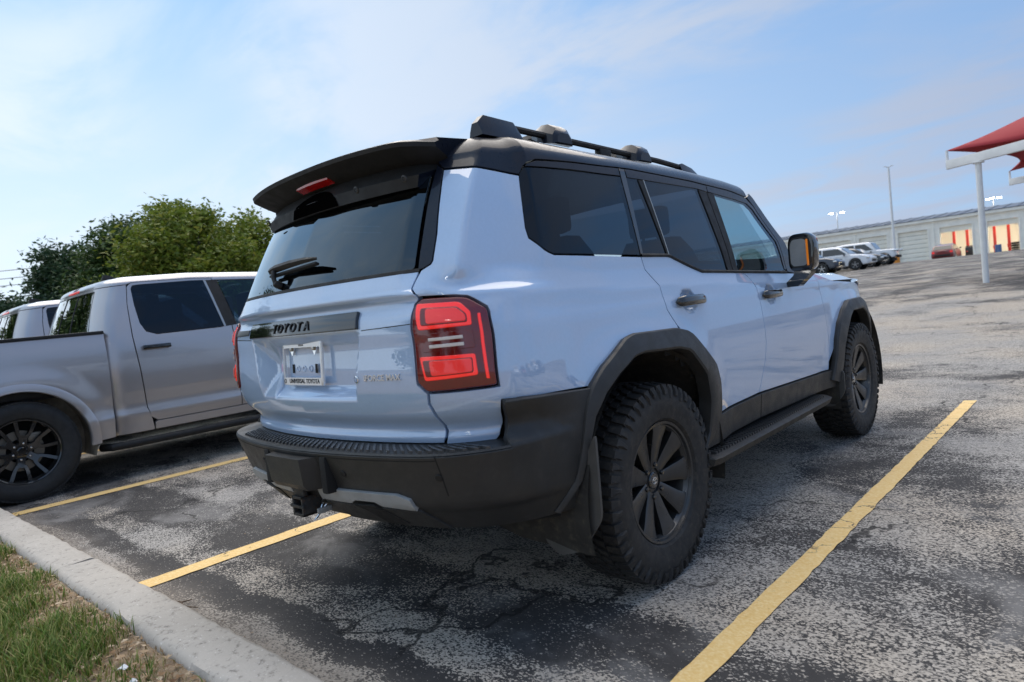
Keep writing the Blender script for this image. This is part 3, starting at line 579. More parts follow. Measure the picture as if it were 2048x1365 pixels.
        # sill cladding under the doors
        panel('sill_cladding', [(2.12,.60),(2.314,.590),(2.795,.601),(2.795,.47),(2.12,.455)], SUV, M['clad'], R, g=.04, off=.012, thick=.03, mirror=mi, rc=.01)
        panel('sill_cladding', [(2.798,.601),(3.70,.569),(4.02,.560),(4.06,.44),(2.798,.47)], SUV, M['clad'], R, g=.04, off=.012, thick=.03, mirror=mi, rc=.01)
        # flares
        O = [(.998,.470),(1.125,.573),(1.174,.675),(1.228,.825),(1.276,.887),(1.350,.945),(1.516,1.030),(1.576,1.043),(1.910,1.033),(2.023,1.009),(2.222,.840),(2.248,.760),(2.240,.612),(2.15,.51)]
        I = [(1.030,.462),(1.158,.562),(1.208,.663),(1.262,.775),(1.335,.850),(1.42,.905),(1.53,.955),(1.60,.962),(1.86,.950),(1.955,.928),(2.08,.812),(2.115,.69),(2.10,.55),(2.06,.48)]
        pr = [(0.,-.004),(0.,.020),(.10,.030),(.55,.036),(.92,.036),(1.,.030),(1.02,-.03)]
        ribbon('fender_flare', O, I, SUV, pr, M['clad'], R, .03, mi, 32)
        O2 = [(3.93,.50),(3.975,.60),(4.02,.765),(4.08,.86),(4.20,.947),(4.34,1.0),(4.70,1.0),(4.82,.965),(4.97,.85),(5.02,.76),(5.035,.68)]
        I2 = [(4.03,.47),(4.09,.58),(4.12,.70),(4.19,.80),(4.28,.88),(4.37,.922),(4.66,.922),(4.76,.89),(4.87,.80),(4.92,.72),(4.935,.66)]
        ribbon('fender_flare', O2, I2, SUV, pr, M['clad'], R, .03, mi, 32)
        # door handles
        for hu, ht, par in ((2.126,1.143,rd), (3.06,1.119,fd)):
            sg = -1 if mi else 1; hm = on_gate(sg*hu, ht, SUV, 0.)
            hb = MB(); rings = []
            for x_, w_, h_ in ((-.128,.006,.012),(-.12,.020,.026),(-.09,.025,.034),(0,.025,.038),(.09,.025,.034),(.12,.020,.026),(.128,.006,.012)):
                rings.append([(x_, w_*math.cos(a), h_*.62+h_*.42*math.sin(a)) for a in np.linspace(0, 2*math.pi, 14, endpoint=False)])
            h_ = hb.loft(rings).build('door_handle', M['gloss'], par, 60); h_.data.transform(hm)
        # windows and their frames
        panel('quarter_window', [(1.130,1.676),(1.133,1.575),(1.135,1.478),(1.146,1.444),(1.238,1.390),(1.268,1.381),(1.832,1.366),(1.846,1.724),(1.5,1.716),(1.171,1.703)], SUV, M['privacy'], R, g=.04, off=-.001, thick=.005, gap=.001, mirror=mi)
        panel('window_frame', [(1.171,1.704),(1.5,1.718),(1.846,1.725),(1.848,1.767),(1.52,1.752),(1.287,1.736),(1.211,1.719)], SUV, M['roofblack'], R, g=.04, thick=.02, mirror=mi)
        panel('window_pillar', [(1.834,1.366),(1.858,1.366),(1.893,1.724),(1.893,1.767),(1.850,1.767),(1.848,1.724)], SUV, M['gloss'], R, g=.04, thick=.02, mirror=mi)
        panel('door_window', [(1.858,1.364),(2.052,1.362),(1.985,1.726),(1.890,1.726)], SUV, M['privacy'], rd, g=.04, off=-.004, thick=.005, gap=0, mirror=mi)
        panel('window_divider', [(2.052,1.360),(2.070,1.359),(2.030,1.722),(1.982,1.722)], SUV, M['matt'], rd, g=.04, off=.001, thick=.02, mirror=mi)
        panel('divider_trim', [(2.064,1.362),(2.070,1.362),(2.030,1.722),(2.023,1.722)], SUV, M['steel'], rd, g=.04, off=.0025, thick=.004, gap=0, bev=.0008, mirror=mi)  # thin silver strip along the division bar
        panel('door_window', [(2.030,1.724),(2.552,1.726),(2.634,1.272),(2.343,1.278),(2.226,1.309),(2.103,1.348),(2.069,1.360)], SUV, M['privacy'], rd, g=.04, off=-.004, thick=.005, gap=0, mirror=mi)
        panel('window_frame', [(1.895,1.722),(2.551,1.720),(2.655,1.715),(2.655,1.756),(2.566,1.757),(1.937,1.770),(1.895,1.768)], SUV, M['roofblack'], rd, g=.04, thick=.02, mirror=mi)
        panel('door_pillar', [(2.551,1.720),(2.632,1.268),(2.690,1.262),(2.640,1.716)], SUV, M['matt'], rd, g=.04, thick=.02, off=.001, mirror=mi)
        panel('door_pillar', [(2.642,1.716),(2.692,1.262),(2.752,1.262),(2.722,1.718)], SUV, M['matt'], fd, g=.04, thick=.02, off=.001, mirror=mi)
        panel('door_window', [(2.720,1.726),(3.131,1.706),(3.197,1.676),(3.388,1.44),(3.413,1.240),(2.919,1.255),(2.751,1.260)], SUV, M['tint'], fd, g=.04, off=-.004, thick=.005, gap=0, mirror=mi)
        panel('window_frame', [(2.657,1.717),(3.131,1.702),(3.192,1.673),(3.383,1.44),(3.408,1.25),(3.440,1.25),(3.415,1.45),(3.22,1.70),(3.14,1.742),(2.916,1.757),(2.657,1.758)], SUV, M['roofblack'], fd, g=.03, thick=.02, mirror=mi)
        panel('windscreen_pillar', [(3.442,1.235),(3.417,1.45),(3.222,1.702),(3.16,1.745),(3.22,1.79),(3.33,1.69),(3.53,1.445),(3.58,1.228)], SUV, M['roofblack'], R, g=.03, thick=.03, mirror=mi)
        bs = [(a, b+.002) for a, b in belt[:-1]]
        ribbon('belt_moulding', [(a, b-.006) for a, b in bs], [(a, b+.010) for a, b in bs], SUV, [(0,-.002),(.05,.006),(.5,.009),(1,.001)], M['matt'], R, .03, mi)
        # roof side, black
        rb = [(.658,1.738),(.690,1.715),(.809,1.706),(1.131,1.675),(1.168,1.706),(1.209,1.722),(1.287,1.739),(1.52,1.755),(1.85,1.770),(1.937,1.773),(2.566,1.760),(2.916,1.760),(3.14,1.745),(3.16,1.75),(3.16,1.945),(.658,1.945)]
        panel('roof_side', rb, SUV, M['roofblack'], R, g=.025, thick=.02, gap=.0012, mirror=mi)
        # mirror
        sg = -1 if mi else 1
        mp = [(-.085,.10),(-.10,.06),(-.10,-.075),(-.075,-.105),(.055,-.105),(.085,-.08),(.095,.05),(.08,.09),(.045,.115),(-.06,.115)]
        MO = Vector((1.045, 1.62, 1.335)); mm = Matrix.Rotation(rad(-6), 4, 'Z') @ Matrix.Diagonal((.82,.60,1.0,1.))
        rings = []
        for y_, k in ((-.055,.90),(-.05,.97),(-.02,1.),(.05,.97),(.10,.80),(.125,.5)): rings.append([(x_*k, y_, z_*k) for x_, z_ in round_poly(mp, .025, 4)])
        mo = MB().loft(rings).build('side_mirror', M['gloss'], R, 40)
        gl = MB().prism([(x_*.80-.005, -.0555, z_*.80) for x_, z_ in round_poly(mp, .02, 4)], (0,0,0), (0,-.004,0)).build('mirror_bezel', M['clad'], mo, 40)
        gi = MB().prism([(x_*.66-.012, -.0600, z_*.70) for x_, z_ in round_poly(mp, .02, 4)], (0,0,0), (0,-.003,0)).build('mirror_glass', M['silver'], mo, 40)
        am = MB().box((.045,-.066,.0), (.014,.012,.15), .003).build('turn_signal', M['amber'], mo)
        ar = MB(); ar.loft([[(x_+dx, y_, z_) for x_, y_, z_ in ((-.07,-.03,zz),(.05,-.03,zz),(.06,.05,zz),(-.05,.06,zz))] for zz, dx in ((-.10,0),(-.125,-.01),(-.16,-.06),(-.19,-.10))])
        ao = ar.build('mirror_arm', M['gloss'], mo, 40)
        for o_ in (mo, gl, gi, am, ao):
            o_.data.transform(Matrix.Translation(MO) @ mm)
            if mi: o_.data.transform(Matrix.Scale(-1, 4, (1,0,0))); o_.data.flip_normals()
    # ---- roof skin, spoiler, rails
    tsr = np.linspace(.60, 3.16, 60); e = SUV(tsr, np.full(60, 1.945)); rows = []
    for k in range(60):
        xw, y_, z_ = e[k]; rows.append([(x_, y_, z_-.002+.022*(1-(x_/xw)**2)) for x_ in np.linspace(-xw-.004, xw+.004, 25)])
    mesh('roof', [p for r_ in rows for p in r_], [(i*25+j, i*25+j+1, (i+1)*25+j+1, (i+1)*25+j) for i in range(59) for j in range(24)], M['roofblack'], R, 40)
    xs = np.linspace(-1, 1, 41); A = []; prof_n = 9
    for s_ in xs:
        a = abs(s_); X = s_*.612; yt = -.95+.095*a**2.6+.10*max(0, a-.86)/.14*max(0, a-.86)/.14; zt = 1.826-.008*a*a
        gy = SUV(np.array([X*.89/.93]), np.array([1.66]))[0]
        ring = [(X*.985, -.58, 1.862-.012*a*a), (X*.99, -.74, 1.850-.012*a*a), (X, yt+.02, zt+.008), (X, yt, zt), (X, yt+.004, zt-.016), (X*.99, yt+.05, zt-.038), (X*.955, yt+.105, zt-.065), (X*.915, gy[1]-.022+.018*a*a, 1.71+.0*a), (X*.885, gy[1]-.022+.02*a*a, 1.664+.004*a*a), (X*.88, gy[1]+.03, 1.669+.004*a*a)]
        A.append(ring)
    sp = MB().loft(A, False, False)
    for ring in (A[0], A[-1]): sp.add(ring, [tuple(range(len(ring)))])
    sp = sp.build('spoiler', M['roofblack'], R, 35)
    fm = [0]*len(sp.data.polygons)
    sp.data.materials.append(M['matt'])
    for p in sp.data.polygons:
        if p.normal.z < -.05 or (p.normal.y < -.3 and p.center.z < 1.80): p.material_index = 1
    bl = MB(); st = np.linspace(-.125, .115, 12)
    bl.loft([[(x_, -.9465+.42*x_*x_+.055+dy, 1.788+dz) for dy, dz in ((-.008,.004),(-.006,-.0095),(.024,-.0245),(.028,-.012))] for x_ in st]); bl.build('brake_light', M['brake'], sp, 30)
    rows = []
    for x_ in np.linspace(-.215, .175, 22):
        k = (x_/.612+1)*20; i0 = int(k); fr = k-i0; fa = [np.array(A[i0][j])*(1-fr)+np.array(A[i0+1][j])*fr for j in (6, 7, 8)]
        top = .004+.080*math.sqrt(max(0., 1-((x_+.02)/.195)**2)); row = []
        for q in np.linspace(0, 1, 6):
            z_ = fa[2][2]+.002+top*q; y_ = float(np.interp(z_, [fa[2][2], fa[1][2], fa[0][2]], [fa[2][1], fa[1][1], fa[0][1]])); row.append((x_*.9, y_-.003, z_))
        rows.append(row)
    MB().loft(rows, False, False).build('camera_recess_shade', M['recess_shade'], sp, 60)  # flat black patch on the fascia, drawn as the shade of an arched recess
    for x_ in (-.46, .30, .52): MB().lathe([(0,.014),(.004,.014),(.006,.009)], 12, axis='z', c=(0,0,0)).build('screw_cap', M['clad'], sp).data.transform(frame((x_, -.917+.30*x_*x_, 1.70), (1,0,0), (0,-.3,1)))
    for sx in (-1, 1):
        zr = lambda y_: float(np.interp(y_, [-.6,-.3,.3,.8,1.28], [1.882,1.877,1.862,1.85,1.822]))
        rl = MB(); X = sx*.615
        rl.tube([(X, y_, zr(y_)+.038) for y_ in np.linspace(-.4, 1.15, 14)], .0145, 8)
        for y_ in (.30,): rl.box((X, y_, zr(y_)+.01), (.035,.09,.05), .008)
        rails = rl.build('roof_rail', M['matt'], R, 40)
        def foot(y0, y1, flip):
            ys = [y0, y0+.035, y1-.03, y1] if not flip else [y1, y1-.05, y0+.09, y0]
            hs = [.03, .062, .058, .028] if not flip else [.03, .058, .048, .004]
            rings = []
            for y_, h_ in zip(ys, hs): z_ = zr(y_)-.02; rings.append([(X-.034, y_, z_), (X+.036, y_, z_), (X+.030, y_, z_+h_*.62), (X+.014, y_, z_+h_+.02), (X-.016, y_, z_+h_+.02), (X-.030, y_, z_+h_*.62)])
            MB().loft(rings).build('rail_foot', M['roofblack'], rails, 30)
        foot(-.545, -.31, False); foot(1.26, 1.03, False) if False else foot(1.03, 1.29, True) if False else None
        rings = []
        for y_, h_ in ((1.02,.05),(1.05,.058),(1.16,.045),(1.27,.004)): z_ = zr(y_)-.02; rings.append([(X-.03, y_, z_), (X+.03, y_, z_), (X+.026, y_, z_+h_*.62), (X+.012, y_, z_+h_+.02), (X-.014, y_, z_+h_+.02), (X-.026, y_, z_+h_*.62)])
        MB().loft(rings).build('rail_foot', M['roofblack'], rails, 30)
    for yc in (-.06, .60):
        z0 = float(np.interp(yc, [-.6,-.3,.3,.8], [1.882,1.877,1.862,1.85]))
        cb = MB(); rings = []
        for x_ in np.linspace(-.54, .54, 13): rings.append([(x_, yc-.045, z0+.055), (x_, yc+.045, z0+.055), (x_, yc+.03, z0+.078), (x_, yc-.03, z0+.078)])
        cro = cb.loft(rings).build('crossbar', M['matt'], R, 30)
        for sx in (-1, 1):
            rings = []
            for x_, y0, y1, zb, zt in ((.53,-.055,.055,.048,.084),(.585,-.085,.085,.020,.094),(.62,-.085,.085,.005,.090),(.655,-.070,.070,.0,.066),(.668,-.05,.05,.004,.045)):
                rings.append([(sx*x_, yc+y0, z0+zb), (sx*x_, yc+y1, z0+zb), (sx*x_, yc+y1*.92, z0+zb+(zt-zb)*.55), (sx*x_, yc+y1*.55, z0+zt), (sx*x_, yc+y0*.55, z0+zt), (sx*x_, yc+y0*.92, z0+zb+(zt-zb)*.55)])
            MB().loft(rings).build('crossbar_foot', M['roofblack'], cro, 25)
    # ---- windscreen, bonnet, front
    ws = []
    for k in np.linspace(0, 1, 8):
        row = []
        for s_ in np.linspace(-1, 1, 17):
            b0 = np.array([s_*.84, 2.30-.45*s_*s_+.0, 1.20]); b1 = np.array([s_*.70, 1.72-.27*s_*s_, 1.80-.02*s_*s_]); row.append(tuple(b0+(b1-b0)*k))
        ws.append(row)
    mesh('windscreen', [p for r_ in ws for p in r_], [(i*17+j, i*17+j+1, (i+1)*17+j+1, (i+1)*17+j) for i in range(7) for j in range(16)], M['clearglass'], R, 60)
    hd = []
    for y_ in np.linspace(2.02, 3.66, 20):
        w_ = float(np.interp(y_, [2,2.75,3.3,3.66], [.90,.885,.84,.70])); row = []
        for s_ in np.linspace(-1, 1, 25):
            a = abs(s_); z_ = 1.21-.03*(y_-2.02)/1.6-.055*max(0, (y_-3.2)/.46)**2-.05*sstep(.80, 1., a)*1.-.012*sstep(.3, .55, 1-a)*0; z_ += .016*sstep(.60, .74, a)*sstep(1.0, .9, a); row.append((s_*w_, y_-.05*a*a*(y_ > 3.3), float(z_)))
        hd.append(row)
    mesh('bonnet', [p for r_ in hd for p in r_], [(i*25+j, i*25+j+1, (i+1)*25+j+1, (i+1)*25+j) for i in range(19) for j in range(24)], M['blue'], R, 40)
    MB().box((0, 3.68, .86), (1.4, .10, .34), .03).build('front_grille', M['matt'], R)
    fb_ = MB(); fb_.loft([[tuple(p) for p in SUV(np.array([u_]*4), np.array([.48,.62,.66,.50]), off)] if False else [tuple(SUV(u_, t_, o_)) for t_, o_ in ((.46,.0),(.50,.06),(.64,.07),(.68,-.02))] for u_ in [5.12+.06*k for k in range(17)]], True, True)
    fb_.build('front_bumper', M['clad'], R); fb2 = MB(); fb2.loft([[tuple(SUV(-u_, t_, o_)) for t_, o_ in ((.46,.0),(.50,.06),(.64,.07),(.68,-.02))] for u_ in [5.12+.06*k for k in range(17)]], True, True).build('front_bumper', M['clad'], R)
    for mi in both:
        panel('headlight', [(4.86,1.12),(5.12,1.055),(5.5,1.00),(5.72,1.00),(5.72,1.13),(5.30,1.14)], SUV, M['gloss'], R, g=.04, off=.006, thick=.05, rc=.02, mirror=mi)
        panel('headlight_lens', [(5.32,1.02),(5.68,1.02),(5.68,1.11),(5.34,1.115)], SUV, M['chrome'], R, g=.04, off=.010, thick=.01, rc=.02, mirror=mi)
    # ---- rear bumper
    hu = list(np.linspace(-1.0, 1.0, 3))
    bp = [(-1.30,.885),(-.864,.898),(-.862,.757),(.862,.757),(.864,.898),(1.30,.885)]
    panel('rear_bumper', [(-1.29,.880),(-1.16,.455),(-.9,.445),(.9,.445),(1.16,.455),(1.29,.880),(.935,.896),(.866,.897),(.866,.744),(-.866,.744),(-.866,.897),(-.935,.896)], BUMP, M['clad'], R, g=.02, thick=.03, gap=0, bev=.006)
    bmp = [o for o in R.children if o.name.startswith('rear_bumper')][0]
    # top step surface
    rows = []
    for u_ in np.linspace(-.868, .868, 61):
        o1 = float(np.interp(abs(u_), *BO)); rows.append([tuple(SUV(u_, .762, -.03)), tuple(SUV(u_, .7585, min(.015, o1-.03))), tuple(SUV(u_, .752, max(o1-.030, .005))), tuple(SUV(u_, .7515, o1-.010)), tuple(SUV(u_, .745, o1-.0035))])
    MB().loft(rows, False, False).build('bumper_step', M['clad'], bmp, 25)
    st = MB()     # raised tread of the step pad
    for i, u_ in enumerate(np.linspace(-.62, .70, 45)):
        for d0, d1 in ((.022,.047), (.053,.078), (.084,.105)):
            k = -.012
            a_, b_ = SUV(u_+d0*.9, .757, d0-.004), SUV(u_+d1*.9, .7555, d1-.004); a2, b2 = SUV(u_+d0*.9+.011, .757, d0-.004), SUV(u_+d1*.9+.011, .7555, d1-.004)
            lo = [a_, a2, b2, b_]; st.add([tuple(p+np.array([0,0,-.004])) for p in lo]+[tuple(p+np.array([0,0,.0045])) for p in lo], [(4,5,6,7),(0,1,5,4),(1,2,6,5),(2,3,7,6),(3,0,4,7)])
    st.build('step_tread', M['board'], bmp)
    for mi in both:
        sl = [(.10,.606),(.50,.606),(.55,.588),(.56,.545),(.42,.552),(.39,.566),(.30,.566),(.27,.552),(.10,.552)]
        panel('skid_trim', sl, BUMP, M['silver'], bmp, g=.02, off=.012, thick=.02, rc=.004, mirror=mi)
        panel('skid_panel', [(.10,.550),(.56,.543),(.63,.455),(.14,.455)], BUMP, M['clad'], bmp, g=.03, off=.010, thick=.02, rc=.01, mirror=mi)
        panel('skid_rib', [(.275,.553),(.385,.560),(.47,.47),(.36,.46)], BUMP, M['matt'], bmp, g=.03, off=.014, thick=.006, rc=.01, mirror=mi)
        for u_ in (.28, .66):
            t_ = .668; sgn = -1 if mi else 1; s2 = MB().lathe([(0,.0135),(.002,.0135),(.0035,.012),(.0035,0)], 18, axis='z').build('parking_sensor', M['matt'], bmp); s2.data.transform(on_gate(sgn*u_, t_, BUMP, .0005))
        panel('bumper_groove', [(.0,.7265),(.664,.7265),(.664,.7305),(.0,.7305)], BUMP, M['under'], bmp, g=.04, off=.0007, thick=.001, gap=0, bev=.0002, mirror=mi)
        panel('bumper_seam', [(.665,.742),(.668,.742),(.672,.60),(.668,.60)], BUMP, M['under'], bmp, g=.03, off=.0006, thick=.001, gap=0, bev=.0002, mirror=mi)
    tn = MB(); tp = [(-.165,-1.08),(-.120,-1.172),(.135,-1.172),(.185,-1.08)]
    tn.loft([[(x_*k, y_+dy, z_) for x_, y_ in tp] for z_, k, dy in ((.724,1,.0),(.720,1.0,0),(.62,.96,.012),(.598,.95,.03))]); tn.build('bumper_centre_step', M['clad'], bmp, 25)
    [MB().box((x_,-1.10,.66), (.04,.05,.14), .01).build('bumper_slot', M['under'], bmp) for x_ in (-.21,.215)]
    # tow hitch with pin and clip
    th = MB(); th.box((0,-1.10,.555), (.075,.02,.09), .004)
    for dx, dz, w_, h_ in ((-.034,0,.012,.08),(.034,0,.012,.08),(0,.034,.08,.012),(0,-.034,.08,.012)): th.box((dx,-1.02,.485+dz), (w_,.20,h_), .003)
    th.box((0,-1.118,.485), (.10,.012,.012), .002); th.box((0,-.95,.56), (.06,.18,.10), .01)
    h_ = th.build('tow_hitch', M['rust'], R); h_.location = (-.01, .0, .03)
    MB().tube([(-.055,-1.03,.485),(.085,-1.03,.485)], .0085, 10).build('hitch_pin', M['steel'], h_)
    MB().tube([(.055,-1.035,.52),(.072,-1.05,.49),(.075,-1.075,.45),(.068,-1.09,.435),(.06,-1.075,.435),(.062,-1.04,.47),(.078,-1.01,.50)], .0032, 6).build('pin_clip', M['chrome'], h_)
    MB().box((.095,-1.06,.468), (.012,.06,.022), .003).build('pin_lock', M['silver'], h_)
    sp_ = MB().lathe([(-.10,.20),(-.11,.30),(-.10,.37),(-.06,.40),(.06,.40),(.10,.37),(.11,.30),(.10,.20)], 48, axis='z', c=(0,-.50,.535)).build('spare_tyre', M['rubber'], R, 40)
    # ---- mud flaps, running boards
    for sx in (-1, 1):
        fp = [(1.0,.73),(1.005,.42),(.91,.29),(.80,.255),(.735,.30),(.72,.39),(.78,.445),(.90,.56),(.965,.66)]
        m_ = MB(); pts = round_poly(fp, .03, 4); m_.loft([[(sx*x_, -.505-(.7-z_)*.05+dy, z_) for x_, z_ in pts] for dy in (0,.012)]).build('mud_flap', M['flap'], R, 40)
        fp2 = [(1.0,.55),(1.0,.40),(.93,.30),(.78,.30),(.78,.52)]; m_ = MB(); m_.loft([[(sx*x_, 2.33-(.6-z_)*.05+dy, z_) for x_, z_ in round_poly(fp2, .03, 4)] for dy in (0,.012)]).build('mud_flap', M['flap'], R, 40)
        rb = MB(); rings = []
        for y_, k in ((.36,.5),(.375,.9),(.42,1.),(1.95,1.),(2.02,.9),(2.05,.55)):
            rings.append([(sx*(.875+.0*k), y_, .395), (sx*(.875), y_, .432), (sx*(.89+.10*k), y_, .430), (sx*(.905+.115*k), y_, .418), (sx*(.90+.105*k), y_, .385)])
        bo = rb.loft(rings).build('running_board', M['clad'], R, 30)
        rt = MB()
        for k in range(52):
            y_ = .43+k*.0295
            for x0, x1 in ((.895,.925),(.930,.958),(.963,.990)): rt.box((sx*(x0+x1)/2, y_+(.0147 if x0 == .930 else 0), .436), (x1-x0,.011,.012))
        rt.build('board_tread', M['board'], bo)
        MB().box((sx*.80,.6,.40), (.2,.06,.04), .01).box((sx*.80,1.8,.40), (.2,.06,.04), .01).build('board_bracket', M['under'], bo)
    # ---- interior
    inn = MB().box((0, 1.0, 1.02), (1.62, 2.6, .04)).build('cabin_floor', M['seat'], R)
    MB().box((0, 2.05, 1.14), (1.6, .45, .22), .06).build('dashboard', M['seat'], R)
    for y_, z_, xs_ in ((1.15,1.22,(-.40,.40)), (.20,1.24,(-.42,.0,.42)), (-.55,1.22,(-.3,.3))):
        for x_ in xs_:
            st_ = MB(); rings = []
            for zz, w_, d_ in ((1.0,.25,.09),(1.25,.25,.09),(1.42,.20,.07),(1.50,.15,.05)): rings.append([(x_+a*w_*(1 if len(xs_) < 3 else .8), y_-.10*(zz-1.0)/.5+b_*d_, zz) for a, b_ in ((-1,-1),(1,-1),(1,1),(-1,1))])
            st_.loft(rings); st_.box((x_, y_-.13, 1.60), (.24,.09,.17), .035); st_.box((x_-.05, y_-.12, 1.51), (.012,.012,.10)); st_.box((x_+.05, y_-.12, 1.51), (.012,.012,.10)); st_.build('seat', M['seat'], R, 40)
    MB().lathe([(-.012,.18),(0,.192),(.012,.18),(0,.168)], 30, closed=True).build('steering_wheel', M['seat'], R).data.transform(Matrix.Translation((-.40,1.75,1.28)) @ Matrix.Rotation(rad(90), 4, 'Z') @ Matrix.Rotation(rad(25), 4, 'Y'))
    # ---- wheels
    for sx in (-1, 1):
        for yc in (0., 2.85):
            build_wheel(R, Vector((sx*.845, yc, .412)), sx, all_terrain=True)
    return R

def build_wheel(parent, c, sx, all_terrain=False, R_=.414, rr=.253, hw=.132, style='nine', rim_mat=None, rot=0.):
    """axis along x, outer face towards sx. tyre, rim, spokes, nuts, disc"""
    rim_mat = rim_mat or M['rim']
    def put(o): o.data.transform(Matrix.Translation(c) @ (Matrix.Identity(4) if sx > 0 else Matrix.Rotation(math.pi, 4, 'Z'))); return o
    # rim barrel and lip
    w = MB()
    w.lathe([(hw*.80,rr+.002),(.102,rr-.006),(.098,rr-.020),(.080,rr-.030)], 72) if style == 'nine' else None
    w.lathe([(hw*.80,rr+.004),(hw*.86,rr-.002),(hw*.84,rr-.012),(hw*.62,rr-.022),(hw*.30,rr-.034),(-hw*.8,rr-.030),(-hw*.85,rr)], 72)
    n = 9 if style == 'nine' else 6
    R0, R1 = .052, rr-.014
    for k in range(n):
        a = 2*math.pi*k/n+rot
        def pt(x, r, t): ca, sa = math.cos(a), math.sin(a); return (x, r*ca-t*sa, r*sa+t*ca)
        if style == 'nine':
            sec = [(.052,.021,.062),(.085,.026,.068),(.125,.032,.074),(.175,.039,.084),(.208,.047,.092),(R1+.006,.063,.098)]
            w.loft([[pt(x-.035, r, -t*.9), pt(x-.003, r, -t), pt(x, r, -t*.72), pt(x, r, t*.72), pt(x-.003, r, t), pt(x-.035, r, t*.9)] for r, t, x in sec], True, True)
        else:
            w.loft([[pt(x-.03, r, -t), pt(x, r, -t*.8), pt(x, r, t*.8), pt(x-.03, r, t)] for r, t, x in [(.05,.034,.060),(.10,.034,.066),(.135,.044,.072)]], True, True)
            for d in (-1, 1):
                w.loft([[pt(x-.028, r, o_-t), pt(x, r, o_-t*.7), pt(x, r, o_+t*.7), pt(x-.028, r, o_+t)] for r, t, x, o_ in [(.115,.020,.070,d*.022),(.16,.0185,.078,d*.044),(R1+.004,.022,.096,d*.072)]], True, True)
    w.lathe([(.0,.0),(.0,.075),(.045,.080),(.054,.070),(.054,.045),(.058,.044),(.058,.0)], 36)
    wo = put(w.build('wheel', rim_mat, parent, 28))
    # tyre
    t = MB(); Rt = R_-.010 if all_terrain else R_
    prof = [(hw*.80,rr-.002),(hw*.93,rr+.012),(hw*1.0,rr+.05),(hw*1.03,rr+.085),(hw*1.0,Rt-.045),(hw*.94,Rt-.018),(hw*.84,Rt-.004),(hw*.5,Rt),(0,Rt+.001),(-hw*.5,Rt),(-hw*.84,Rt-.004),(-hw*.94,Rt-.018),(-hw*1.0,Rt-.045),(-hw*1.03,rr+.085),(-hw*.93,rr+.012),(-hw*.80,rr-.002)]
    t.lathe(prof, 96)
    def blk(th, x0, x1, w0, w1, r_in, r_out, skew=0., r_out2=None):
        """tread block centred at angle th between x0 and x1"""
        v = []
        for r in (r_in, None):
            for x, wd, s in ((x0,w0,-1),(x1,w1,-1),(x1,w1,1),(x0,w0,1)):
                rr_ = r if r is not None else (r_out if x == x0 else (r_out2 or r_out)); ang = th+(s*wd*.5+skew*(x-(x0+x1)/2))/R_; k = 1. if r is not None else .94
                ang = th+((s*wd*.5)*k+skew*(x-(x0+x1)/2))/R_
                v.append((x, rr_*math.cos(ang), rr_*math.sin(ang)))
        t.add(v, [(0,1,2,3),(7,6,5,4),(0,4,5,1),(1,5,6,2),(2,6,7,3),(3,7,4,0)])
    if all_terrain:
        nb = 54
        for k in range(nb):
            th = 2*math.pi*k/nb; st = math.pi/nb
            j = .9+.2*((k*7) % 5)/5
            for d in (-1, 1):
                sh = th+(st if d > 0 else 0)
                blk(sh, d*hw*.52, d*hw*.96, .030*j, .034, Rt-.02, R_+.001, d*.10, R_-.007)                   # shoulder block
                blk(sh, d*hw*.955, d*hw*1.045, .032, .014 if k % 2 else .026, Rt-.055 if k % 2 else Rt-.04, R_-.009, 0., R_-.034)   # side biter
                blk(sh+st*.9, d*hw*.18, d*hw*.47, .031*j, .029, Rt-.01, R_+.002, d*.35)
            blk(th+st*.5, -hw*.15, hw*.15, .030, .031*j, Rt-.01, R_+.002, .6)
    else:
        for x in (-.6,-.2,.2,.6): pass
        for k in range(80):
            th = 2*math.pi*k/80
            for d in (-1, 1): blk(th, d*hw*.55, d*hw*.97, .024, .026, Rt-.02, R_+.001, d*.1, R_-.006)
    put(t.build('tyre', M['rubber'] if all_terrain else M['rubber2'], wo, 32))
    put(MB().lathe([(.050,.036),(.062,.036),(.066,.031),(.066,0)], 30).build('hub_cap', M['gloss'], wo, 30))
    if all_terrain:
        e = MB()
        def ell(a_, b_, cy, cz): 
            pts = [(.0675, cy+a_*math.cos(q), cz+b_*math.sin(q)) for q in np.linspace(0, 2*math.pi, 25)]; e.tube(pts, .0016, 5)
        ell(.019,.0135,0,0) ; ell(.0065,.0125,0,0); ell(.0125,.0055,0,.0065)
        put(e.build('emblem', M['chrome'], wo))
    for k in range(6):
        a = 2*math.pi*k/6+.3; cy, cz = .068*math.cos(a), .068*math.sin(a)
        b = MB(); b.lathe([(.040,.0125),(.066,.0115),(.073,.008),(.074,0)], 10, c=(0,cy,cz)); put(b.build('lug_nut', M['gloss'] if all_terrain else M['chrome'], wo, 40))
    put(MB().lathe([(-.03,.10),(-.03,.172),(-.012,.172),(-.012,.10)], 40).box((-.02,.11,.10), (.06,.10,.08), .012).build('brake_disc', M['disc'], wo, 30))
    put(MB().lathe([(-hw*.80,0),(-hw*.80,rr-.02)], 40).build('wheel_back', M['under'], wo, 30))
    return wo
